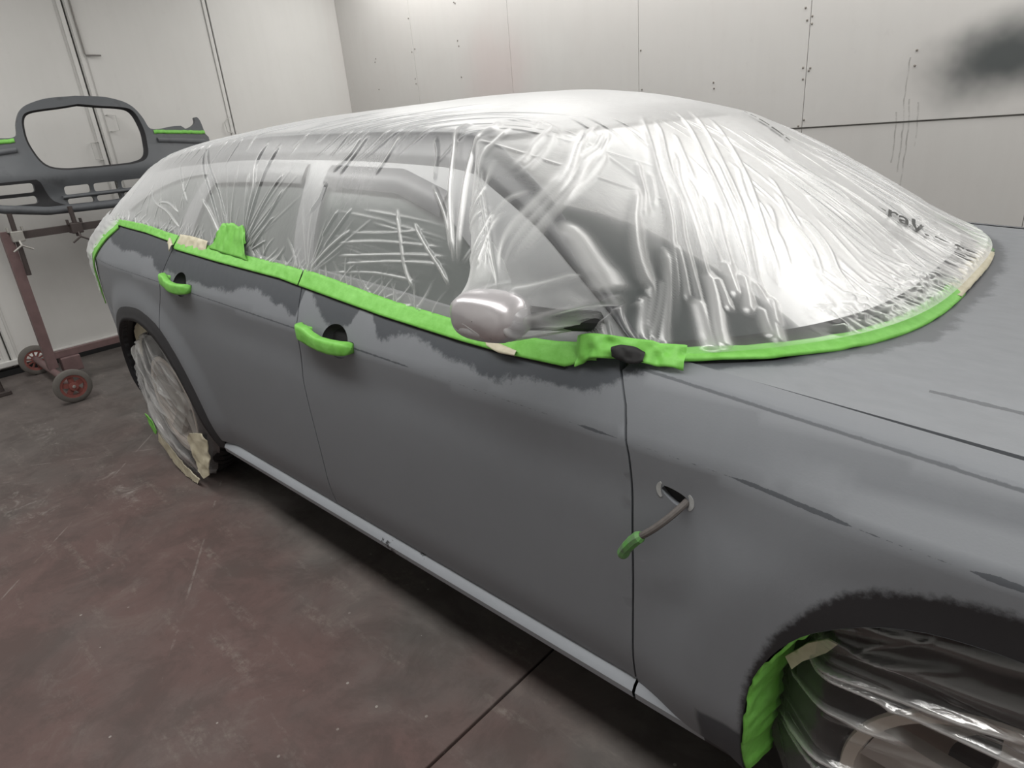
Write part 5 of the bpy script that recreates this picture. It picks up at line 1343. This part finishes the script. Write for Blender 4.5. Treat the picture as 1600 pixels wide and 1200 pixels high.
# inner flange of the grille opening, and fog pockets, darker
L = np.array(grille); n = len(L); P = np.zeros((n, 3, 3)); 
for k, (s, dx) in enumerate(((1.0, -0.004), (0.985, -0.03), (0.945, -0.045))):
    q = shift(L, s); P[:, k] = bl(L[:, 0], L[:, 1]); P[:, k, 1] = q[:, 0]; P[:, k, 2] = q[:, 1]; P[:, k, 0] += dx
grid_obj('grille_flange', np.concatenate([P, P[:1]], 0), M_DARK, bc)
for s in (1, -1):
    pk = curve2([(0.10, 1.37), (0.12, 1.39), (0.36, 1.39), (0.40, 1.30), (0.36, 1.215), (0.06, 1.195), (-0.02, 1.20), (0.06, 1.25), (0.10, 1.37)], 40)[:-1].tolist()
    ho = [rrect(0.14, 0.36, za, zb, 0.018) for za, zb in ((1.312, 1.372), (1.240, 1.290))]
    if s == -1: pk = mir(pk); ho = [mir(h) for h in ho]
    panel('fog_pocket', [pk] + ho, 0.02, lambda y, z: np.stack([bump_x(y, z) + 0.0025, y, z], -1), M_DARK, bc, (-0.004, 0, 0), flip=True)
# chin lip and the ledge over the lower openings
ys = np.linspace(-1.0, 0.43, 60); P = np.zeros((60, 5, 3))
for k, (dz, dx) in enumerate(((0.052, 0.0), (0.046, 0.022), (0.022, 0.034), (0.0, 0.022), (-0.006, -0.02))):
    zb = np.interp(np.abs(ys - BC), [0, 0.385, 0.625, 0.80], [1.158, 1.165, 1.205, 1.28]); P[:, k] = np.stack([bump_x(ys, zb) + dx, ys, zb + dz - 0.004], 1)
grid_obj('chin_lip', P, M_BUMP, bc, flip=True)
ys = np.linspace(-0.57, 0.0, 30); P = np.zeros((30, 4, 3))
for k, (z, dx) in enumerate(((1.270, 0.0), (1.266, 0.03), (1.252, 0.03), (1.248, 0.0))): P[:, k] = np.stack([bump_x(ys, z) + dx, ys, np.full(30, z)], 1)
grid_obj('intake_slat', P, M_BUMP, bc, flip=True)
# fluted strip on each wing
for s in (1, -1):
    ys = np.linspace(0.16, 0.60, 30); zt = np.linspace(1.580, 1.545, 30)
    if s == -1: ys = 2 * BC - ys
    P = np.zeros((30, 4, 3))
    for k, (dz, dx) in enumerate(((0.02, 0.001), (0.012, 0.016), (-0.012, 0.016), (-0.02, 0.001))): P[:, k] = np.stack([bump_x(ys, zt) + dx, ys, zt + dz], 1)
    grid_obj('wing_moulding', P, M_BUMP, bc, flip=(s == 1))
for s, lab in ((1, 'green tape line on the bumper cover wing beside the car roof'), (-1, 'green tape line on the bumper cover wing at the picture edge')):
    ys = np.linspace(0.150, 0.625, 40); z0 = np.linspace(1.638, 1.618, 40)
    if s == -1: ys = 2 * BC - ys
    A = np.stack([bump_x(ys, z0 + 0.013) + 0.002, ys, z0 + 0.013], 1); B = np.stack([bump_x(ys, z0 - 0.013) + 0.002, ys, z0 - 0.013], 1)
    P = np.stack([A - [0.002, 0, 0], A + [0.002, 0, 0.0], (A + B) / 2 + [0.004, 0, 0], B + [0.002, 0, 0], B - [0.002, 0, 0]], 1); P[..., 2] += (vnoise(ys * 40, ys * 0, 71) - 0.5)[:, None] * 0.004
    o = grid_obj('masking_tape', P, M_GREEN, None, flip=(s == 1), origin=tuple(P.mean((0, 1)))); tag(o, lab, 'tape')

SX = -2.36
st = empty('bumper_stand', (SX, -0.28, 0)); tag(st, 'dusty maroon wheeled trolley stand holding the bumper cover by the doors', 'trolley')
YL, YR = -0.955, 0.42
b = MB(); b.tube([(SX, YL - 0.03, 1.055), (SX, YR + 0.03, 1.055)], 0.024, 4, square=True); b.build('top_rail', M_STANDDK, st, sharp=20)
b = MB(); b.tube([(SX, YL + 0.02, 0.225), (SX, YR - 0.02, 0.225)], 0.022, 4, square=True); b.build('lower_rail', M_STAND, st, sharp=20)
for ys in (YL, YR):
    b = MB(); b.tube([(SX, ys, 1.09), (SX, ys - 0.012 if ys < 0 else ys, 0.14)], 0.030, 4, square=True); b.build('post', M_STAND, st, sharp=20)
    b = MB(); b.tube([(SX - 0.50, ys - 0.02, 0.118), (SX + 0.47, ys - 0.02, 0.118)], 0.024, 12); b.build('axle_tube', M_STAND, st)
    b = MB(); b.box((SX - 0.05, ys + 0.04, 0.09), (SX + 0.05, ys + 0.16, 0.20), 0.006); b.build('corner_block', M_STAND, st)
    for xw, sg in ((SX + 0.49, 1), (SX - 0.50, -1)):
        yw = ys - 0.02; e = empty('trolley_wheel', (xw, yw, 0)); e.parent = st; e.location = Vector((xw, yw, 0)) - wpos(st)
        b = MB(); b.lathe([(0.078, -0.022), (0.098, -0.022), (0.110, -0.014), (0.112, 0.0), (0.110, 0.014), (0.098, 0.022), (0.078, 0.022)], (xw, yw, 0.112), 'X', 40, True); b.build('tyre', M_GREYTYRE, e)
        b = MB(); b.lathe([(0.062, -0.016), (0.080, -0.018), (0.080, 0.018), (0.062, 0.016)], (xw, yw, 0.112), 'X', 36, True)
        b.lathe([(0.010, -0.03), (0.026, -0.028), (0.028, 0.028), (0.010, 0.03)], (xw, yw, 0.112), 'X', 20, True)
        nsp = 5 if sg == 1 else 10
        for k in range(nsp):
            a = 2 * math.pi * k / nsp + 0.35; c, s = math.cos(a), math.sin(a); hw = 0.016 if nsp == 5 else 0.005
            V = [(xw + dx, yw + r * c - q * hw * s, 0.112 + r * s + q * hw * c) for dx in (-0.008, 0.008) for r in (0.024, 0.066) for q in (-1, 1)]
            b.add(V, [(0, 1, 3, 2), (4, 6, 7, 5), (0, 4, 5, 1), (2, 3, 7, 6), (0, 2, 6, 4), (1, 5, 7, 3)])
        b.build('wheel_centre', M_REDWHEEL, e)
        b = MB(); b.lathe([(0.001, 0.036), (0.009, 0.035), (0.012, 0.026)], (xw, yw, 0.112), 'X', 12); b.build('axle_nut', M_STEEL, e)
for ys, pale in ((-0.905, True), (-0.560, False), (0.20, False)):
    c = empty('clamp', (SX, ys, 1.055)); c.parent = st; c.location = Vector((SX, ys, 1.055)) - wpos(st)
    zlo = 0.80 if pale else 1.0
    b = MB(); b.tube([(SX + 0.045, ys, 1.20), (SX + 0.045, ys - (0.012 if pale else 0), zlo)], 0.015, 10); b.build('support_rod', M_STANDDK, c)
    b = MB(); b.box((SX - 0.035, ys - 0.035, 1.020), (SX + 0.068, ys + 0.035, 1.090), 0.006); b.box((SX + 0.02, ys - 0.045, 1.085), (SX + 0.06, ys - 0.035, 1.115)); b.box((SX + 0.02, ys + 0.035, 1.085), (SX + 0.06, ys + 0.045, 1.115)); b.build('clamp_body', M_STEEL if pale else M_STANDDK, c)
    b = MB(); b.tube([(SX + 0.06, ys, 1.03), (SX + 0.085, ys, 0.998)], 0.007, 8)
    b.tube([(SX + 0.085, ys, 0.998), (SX + 0.09, ys - 0.055, 0.965)], 0.006, 8); b.tube([(SX + 0.085, ys, 0.998), (SX + 0.09, ys + 0.055, 0.965)], 0.006, 8); b.build('wing_screw', M_STEEL if pale else M_STANDDK, c)

# dark bracket of another stand, cut by the left picture edge
jk = empty('stand_foot', (-2.55, -1.27, 0)); tag(jk, 'dark steel stand foot standing at the left picture edge', 'stand')
b = MB(); b.box((-2.60, -1.31, 0.0), (-2.50, -1.225, 0.03), 0.005); b.build('base_plate', M_STANDDK, jk)
b = MB(); b.tube([(-2.55, -1.275, 0.03), (-2.56, -1.285, 0.30)], 0.02, 10); b.build('post', M_STANDDK, jk)
b = MB(); b.tube([(-2.54, -1.26, 0.24), (-2.52, -1.215, 0.26)], 0.008, 8); b.build('handle', M_STEEL, jk)
